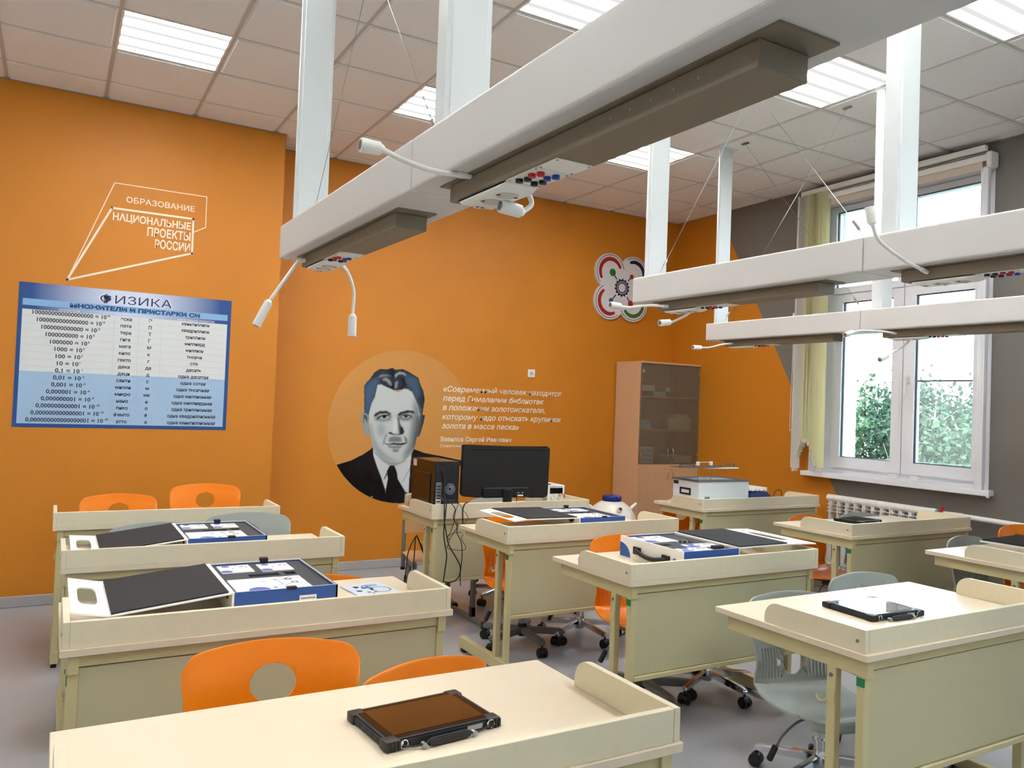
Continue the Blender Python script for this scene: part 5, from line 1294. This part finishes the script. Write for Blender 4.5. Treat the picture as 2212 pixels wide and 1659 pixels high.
t = thing('power_supply', 'grey-white laboratory power supply beside the monitor', 'power supply', (3.56, -2.16, .7605), math.radians(-3))
bm = B(); box(bm, .065, .215, -.01, .20, .008, .148, bev=.006, seg=2); link('housing', bm, mat('psu_grey', (206, 200, 190), .5, noise=.02), t, smooth='auto')
bm = B(); box(bm, .067, .213, -.016, -.008, .008, .148, bev=.004, seg=2); fp = link('front_panel', bm, M_WHITE, t, smooth='auto')
bm = B(); box(bm, .085, .195, -.0185, -.016, .085, .128); link('display', bm, M_BLACKG, fp)
bm = B(); text_mesh(bm, 'ИСТОЧНИК ПИТАНИЯ', .140, .134, -.0162, .008, width=.11, align='C', bold=.0003); link('panel_lettering', bm, M_TXT, fp)
for xx in (.11, .17):
    bm = B(); cyl(bm, (xx, -.016, .050), (xx, -.030, .050), .013, n=20); link('knob', bm, M_WHITE, fp, smooth='auto')
    bm = B(); tube(bm, [(xx + .018 * math.cos(q), -.0165, .050 + .018 * math.sin(q)) for q in [math.radians(-40 + 26 * i) for i in range(11)]], .0008, 4); link('dial_scale', bm, M_BLACK, fp)
bm = B(); box(bm, .085, .115, .02, .03, .148, .156, bev=.003); tube(bm, [(.10, .025, .153), (.03, .022, .158), (-.03, .02, .163)], .002, 6); link('lead', bm, M_BLACK, t)
bm = B(); box(bm, -.03, .06, .03, .16, .0, .095, bev=.004); link('side_box', bm, mat('psu_grey', (206, 200, 190)), t)
t = thing('keyboard', 'flat black keyboard edge on the computer desk left of the monitor foot', 'keyboard', (3.05, -2.455, .823), 0)
bpy.data.objects.remove(t)
t = thing('wooden_box', 'small light wooden stepped box at the back left of the computer desk', 'box', (2.63, -1.97, .7605), 0)
bm = B(); box(bm, -.055, .055, -.03, .03, 0, .036, bev=.002); link('lower_step', bm, M_WOOD, t)
bm = B(); prism(bm, [(-.055, .036), (-.055, .075), (-.045, .083), (-.01, .085), (.015, .10), (.055, .105), (.055, .036)], 'y', -.03, .03); link('upper_step', bm, M_LAM2, t)
t = thing('test_lead', 'red and black test leads lying at the right end of the computer desk', 'cable', (3.70, -2.15, .765))
bm = B(); tube(bm, catmull([(-.02, -.1, .07), (.0, -.08, .085), (.05, -.05, .075), (.09, -.03, .002)], 6), .0025, 6); link('black_lead', bm, M_BLACK, t)
bm = B(); tube(bm, catmull([(-.02, -.11, .065), (.01, -.09, .082), (.06, -.06, .070), (.08, -.05, .002)], 6), .002, 6); link('red_lead', bm, M_RED, t)

t = thing('dewar_vessel', 'big white rounded vessel with a blue lid between the middle desks', 'vessel', (4.655, -1.62, 0))
M_DEW = mat('dewar_white', (226, 222, 212), .3, noise=.02, nscale=6)
bm = B(); lathe(bm, [(0, .02), (.17, .02), (.215, .05), (.232, .12), (.235, .40), (.228, .50), (.205, .58), (.165, .64), (.115, .680), (.085, .695), (.0, .695)], 48); link('vessel_body', bm, M_DEW, t, smooth='auto')
bm = B(); lathe(bm, [(0, .693), (.082, .693), (.086, .72), (.078, .742), (.05, .750), (0, .751)], 32); link('blue_lid', bm, mat('lid_blue', (14, 36, 120), .15, noise=.02), t, smooth='auto')
for sx_ in (-1, 1):
    bm = B(); tube(bm, [(sx_ * .17, -.02, .60), (sx_ * .255, -.02, .665)], .018, 12, radii=[.022, .014]); link('carry_handle', bm, M_DEW, t, smooth='auto')
bm = B(); tube(bm, [(-.05, -.165, .635), (-.055, -.20, .65)], .018, 14, radii=[.02, .016]); link('vent_valve', bm, M_CHROME, t, smooth='auto')
for q in range(4):
    bm = B(); aa = math.pi / 4 + q * math.pi / 2; cyl(bm, (.17 * math.cos(aa), .17 * math.sin(aa), 0), (.17 * math.cos(aa), .17 * math.sin(aa), .025), .02, n=12); link('rubber_foot', bm, M_BLACK, t)

# cables hanging from the tower over the desk front (each its own thing)
def cable(label, pts, r=.0035, plug=False):
    P = [Vector((p[0], -2.507 - (p[2] if len(p) > 2 else 0), p[1])) for p in pts]
    o = P[0]; P = [p - o for p in P]
    t = thing('hanging_cable', label, 'cable', tuple(o), 0, 'black cables behind the computer')
    bm = B(); tube(bm, catmull(P, 7), r, 7); link('cable_jacket', bm, M_BLACK, t, smooth=True)
    if plug:
        d = (P[-1] - P[-2]).normalized(); bm = B(); tube(bm, [P[-1], P[-1] + d * .02, P[-1] + d * .06], .009, 8, radii=[.005, .009, .007]); link('plug', bm, M_BLACK, t)
cable('thick black cable falling straight from the tower back panel', [(2.612, 1.065, -.048), (2.630, .999, -.045), (2.627, .90, -.03), (2.629, .846, .004), (2.628, .764), (2.621, .656), (2.634, .573), (2.649, .501), (2.641, .409), (2.632, .334)], .0040)
cable('black cable making the lowest loop in front of the computer desk', [(2.608, .89, -.045), (2.612, .846, .008), (2.618, .737, .008), (2.636, .649, .008), (2.658, .572, .008), (2.717, .481, .008), (2.747, .424, .008), (2.743, .369, .008), (2.717, .338, .008), (2.669, .328, .008), (2.626, .337, .008)], .0040)
cable('long black cable reaching below the desk panel at the right of the bundle', [(2.655, .87, -.045), (2.665, .843, .006), (2.69, .806, .014), (2.68, .751, .014), (2.707, .701, .014), (2.713, .646, .014), (2.743, .589, .014), (2.755, .511, .014), (2.750, .424, .014), (2.746, .369, .014), (2.752, .30, .014)], .0032)
cable('thin black cable swinging left in the middle of the bundle', [(2.716, .87, -.045), (2.716, .844, .006), (2.691, .789, .02), (2.679, .708, .02), (2.655, .648, .02), (2.635, .625, .02), (2.65, .61, .02), (2.708, .69, .02), (2.703, .734, .02)], .0022)
cable('short black cable over the desk edge left of the monitor', [(2.80, .842, -.02), (2.769, .84, .004), (2.752, .804, .004), (2.753, .754, .004), (2.755, .704, .004)], .0045)
cable('thin kinked black wire right of the short cable', [(2.72, .86, -.045), (2.722, .842, .006), (2.736, .81, .022), (2.782, .753, .022), (2.762, .715, .022)], .0018)
cable('thin black wire tied in a flat loop across the bundle', [(2.74, .653, .026), (2.679, .653, .026), (2.637, .627, .026), (2.656, .61, .026), (2.637, .562, .026), (2.671, .546, .026), (2.757, .536, .026), (2.772, .557, .026), (2.739, .611, .026), (2.75, .638, .026)], .0020)
t = thing('mains_cable', 'folded black mains cable hanging at the left of the computer desk leg', 'cable', (2.50, -2.30, .60))
bm = B(); tube(bm, catmull([(.09, 0, -.16), (.066, 0, -.098), (.03, .0, -.012), (.018, 0, 0.0), (.0, 0, -.02), (-.035, .0, -.10), (-.045, 0, -.19), (-.05, 0, -.255)], 6), .004, 7); link('cable_jacket', bm, M_BLACK, t, smooth=True)
bm = B(); tube(bm, catmull([(.10, .01, -.19), (.072, .01, -.09), (.03, .01, -.004), (.020, .01, .0), (.016, .01, -.03), (.015, .01, -.08), (.012, .01, -.17), (.008, .01, -.25)], 6), .004, 7); link('cable_jacket', bm, M_BLACK, t, smooth=True)
for xx, yy in ((-.05, 0), (.008, .01)):
    bm = B(); tube(bm, [(xx, yy, -.248), (xx, yy, -.26), (xx - .002, yy, -.30)], .008, 8, radii=[.004, .009, .008]); link('plug', bm, M_BLACK, t)

# ---------------------------------------------------------------- water bath and scale on the far right desk
t = thing('water_bath', 'white water bath with steel rim and raised rack on the desk by the cabinet', 'water bath', (4.79, -2.555, .7605))
W, D, H = .545, .30, .205
bm = B(); box(bm, 0, W, 0, D, .008, H - .012, bev=.003); wb = link('housing', bm, mat('bath_white', (226, 234, 240), .35, noise=.01), t)
bm = B(); holed(bm, [(-.006, -.006), (W + .006, -.006), (W + .006, D + .006), (-.006, D + .006)], [(.03, .03), (W - .03, .03), (W - .03, D - .03), (.03, D - .03)], 'z', H - .014, H); link('steel_rim', bm, M_STEEL, t)
bm = B()
for q in ((.029, .032, .03, D - .03), (W - .032, W - .029, .03, D - .03), (.03, W - .03, .029, .032), (.03, W - .03, D - .032, D - .029)): box(bm, *q, .12, H - .002)
box(bm, .03, W - .03, .03, D - .03, .195 - .02, .195 - .016); link('tub', bm, M_STEEL, t)
bm = B(); holed(bm, [(.09, .085), (.21, .085), (.21, .135), (.09, .135)], [(.105, .097), (.195, .097), (.195, .123), (.105, .123)], 'x', -.006, 0) if False else None
bm.free(); bm = B(); holed(bm, [(.09, .080), (.215, .080), (.215, .135), (.09, .135)], [(.105, .094), (.200, .094), (.200, .121), (.105, .121)], 'x', -.005, .001); link('side_handle', bm, M_BLACK, t)
bm = B(); box(bm, -.0015, .001, .235, .292, .155, .182); link('control_display', bm, M_BLACK, t)
bm = B()
for k in range(5): box(bm, .065 + k * .011, .071 + k * .011, -.0012, .001, .03, .075)
link('vent_slot', bm, M_BLACK, wb)
bm = B()
for xx in (.06, .20): cyl(bm, (xx + .02, .10, .13), (xx + .02, .10, .34), .003, n=8)
rk = link('rack_rod', bm, M_STEEL, t)
bm = B()
for xx in (.075, .215): box(bm, xx - .010, xx + .012, .088, .112, .312, .345, bev=.003)
box(bm, .075, .215, .097, .103, .338, .342); link('clamp', bm, M_WHITE, rk)
bm = B(); prism(bm, [(-.14, .05), (.12, .02), (.47, .06), (.45, .20), (.10, .22), (-.12, .20)], 'z', .300, .304); link('tray_plate', bm, M_STEEL, t)
bm = B(); box(bm, .12, .46, .03, .13, .292, .299, bev=.002); link('lid_tray', bm, M_WHITE, t)
bm = B()
for a_, b_ in ((-.13, .02), (.30, .455)):
    tube(bm, [(a_, .08, .302), (a_, .08, .325), (b_, .08, .325), (b_, .08, .302)], .003, 6)
link('tray_handle', bm, M_BLACK, t)
t = thing('scale', 'dark blue laboratory scale with a white pan on the desk behind the water bath', 'scale', (5.43, -2.47, .7605))
bm = B(); prism(bm, [(0, 0), (0, .085), (.03, .09), (.19, .09), (.24, .055), (.27, .02), (.27, 0)], 'y', -.02, .20); link('scale_body', bm, mat('scale_blue', (38, 62, 120), .35, noise=.02), t)
bm = B(); box(bm, -.01, .205, -.01, .19, .100, .128, bev=.008, seg=2)
for k in range(4): box(bm, .02 + k * .05, .045 + k * .05, -.016, -.006, .098, .118, bev=.002)
link('scale_pan', bm, M_WHITE, t, smooth='auto')
bm = B()
for xx in (.02, .17):
    for yy in (.02, .16): cyl(bm, (xx, yy, .088), (xx, yy, .102), .008, n=10)
link('pan_support', bm, M_BLACK, t)
t = thing('coiled_cord', 'small black coiled cord at the right end of the water bath desk', 'cable', (5.83, -2.42, .765))
bm = B(); tube(bm, [(.045 * math.cos(q), .015 * math.sin(q), .05 + .035 * math.sin(q) + .02 * math.cos(q)) for q in [2 * math.pi * i / 20 for i in range(21)]], .004, 6)
tube(bm, [(-.05, 0, .04), (-.07, 0, .003)], .004, 6); link('cord_loop', bm, M_BLACK, t, smooth=True)
t = thing('white_plug_lead', 'white lead with a plug dangling under the water bath desk', 'cable', (5.02, -2.30, .62))
bm = B(); tube(bm, catmull([(0, 0, .06), (.01, 0, .0), (-.01, 0, -.04), (-.04, 0, -.065)], 5), .004, 6); link('lead_jacket', bm, M_WHITE, t)
bm = B(); box(bm, -.065, -.035, -.012, .012, -.09, -.06, bev=.004); link('plug', bm, M_WHITE, t)
t = thing('white_tubing', 'thin white tube lying at the left edge of the water bath desk', 'tube', (4.76, -2.36, .764))
bm = B(); tube(bm, catmull([(.03, .02, .05), (-.01, .05, .035), (-.03, .10, .003), (-.02, .0, .002), (0.0, -.04, .01), (.02, -.05, .02)], 6), .004, 6); link('tube', bm, M_WHITE, t)

# ---------------------------------------------------------------- outside the window
bm = B(); box(bm, 7.5, 140, -60, 160, -7.2, -7.0); struct('ground', bm, mat('grass_ground', (88, 96, 78), .9, noise=.25, nscale=.6))
t = thing('neighbour_wing', 'white wing of the building seen at the left edge of the window view', 'building', (7.3, 1.43, -7.0))
bm = B(); box(bm, 0, 4.7, 0, 12, 0, 19); link('wall', bm, mat('white_render', (236, 238, 240), .7, noise=.02), t)
bm = B(); box(bm, 0, 4.75, -.05, 12.2, 19, 19.3); link('roof_edge', bm, M_BASEB, t)
M_LEAF = [mat('leaf_%d' % k, c, .75, noise=.25, nscale=1.2) for k, c in enumerate(((56, 80, 50), (78, 100, 66), (36, 60, 34)))]
M_BARK = mat('birch_bark', (196, 192, 180), .8, noise=.25, nscale=3, stretch=(1, 1, .4))
def tree(label, x, y, h, r, kind, nl=2600, birch=True):
    t = thing('birch_tree' if birch else 'leafy_tree', label, 'tree', (x, y, -7.0), 0, 'trees beyond the window')
    rn = random.Random(int(x * 13 + y * 7))
    P = catmull([(0, 0, 0), (rn.uniform(-.3, .3), rn.uniform(-.3, .3), h * .4), (rn.uniform(-.5, .5), rn.uniform(-.5, .5), h * .75), (rn.uniform(-.4, .4), rn.uniform(-.4, .4), h * .97)], 4)
    bm = B(); tube(bm, P, .2, 7, radii=[.19 * (1 - .85 * i / (len(P) - 1)) for i in range(len(P))])
    for k in range(9):
        f = .32 + .06 * k; b = P[int(f * (len(P) - 1))]; a = rn.random() * 6.28; l = r * rn.uniform(.5, .9)
        tube(bm, [b, b + Vector((math.cos(a) * l * .5, math.sin(a) * l * .5, l * .45)), b + Vector((math.cos(a) * l, math.sin(a) * l, l * .8))], .05, 4, radii=[.06, .035, .012])
    link('trunk', bm, M_BARK, t)
    rs = np.random.RandomState(int(x * 13 + y * 7) % 1000)
    nc = 46; cl = rs.normal(0, 1, (nc, 3)); cl /= np.linalg.norm(cl, axis=1)[:, None]; cl *= rs.uniform(.25, 1, (nc, 1)) ** .6
    cl = cl * np.array([r, r, h * .36]) + np.array([0, 0, h * .64])
    ci = rs.randint(0, nc, nl); c = cl[ci] + rs.normal(0, 1, (nl, 3)) * np.array([.55, .55, .5]) * (r / 2.6)
    u = rs.normal(0, 1, (nl, 3)); u /= np.linalg.norm(u, axis=1)[:, None]; v = np.cross(u, rs.normal(0, 1, (nl, 3))); v /= np.linalg.norm(v, axis=1)[:, None]
    s = rs.uniform(.10, .22, (nl, 1))
    co = np.stack([c - u * s, c + v * s * .6, c + u * s, c - v * s * .6], 1).reshape(-1, 3)
    f = np.arange(nl * 4).reshape(-1, 4)
    me = bpy.data.meshes.new('foliage'); me.from_pydata(co.tolist(), [], f.tolist()); me.materials.append(M_LEAF[kind])
    o = bpy.data.objects.new('foliage', me); C.objects.link(o); o.parent = t; o['kind'] = 'stuff'
TR = [(44, 27.6, 10.9, 2.5, 1), (41, 24.6, 10.5, 2.6, 1), (46, 24.2, 11.0, 2.9, 0), (43, 22.3, 10.6, 2.7, 2), (47, 21.6, 10.4, 2.8, 0), (44, 20.0, 9.9, 2.6, 1),
      (47, 19.0, 10.2, 2.8, 0), (42, 17.6, 9.3, 2.4, 1), (46, 16.4, 9.8, 2.8, 2), (44, 14.6, 9.6, 2.6, 1), (52, 26, 11.4, 3.2, 2), (54, 21, 10.6, 3.4, 1), (55, 16, 10.2, 3.4, 1)]
TL = ['pale birch at the left edge of the tree line in the window', 'pale slender birch in front, left window pane', 'dense green tree filling the right half of the left pane', 'dark green tree right behind the window mullion', 'leafy tree just right of the mullion, tallest in the right pane',
      'light birch with a white trunk in the right pane, nearer one', 'leafy tree behind the white-trunked birch', 'low pale birch in the middle of the right pane', 'darker rounded tree toward the right of the right pane', 'light birch at the right edge of the right pane',
      'tree of the rear rank behind the left pane', 'tree of the rear rank behind the mullion', 'tree of the rear rank behind the right pane']
for (x, y, h, r, k), l in zip(TR, TL): tree(l, x, y, h, r, k, birch=(k != 2))
# overhead wires outside
for z, l in ((-.4, 'lower'), (.05, 'upper')):
    tag(link('power_line', (lambda b_: (tube(b_, [(0, -14, 0), (0, 0, -.25), (0, 14, 0)], .012, 5), b_)[1])(B()), M_GREYP, None, loc=(24, 12, z + .3)), '%s thin power line crossing in front of the trees outside' % l, 'wire')
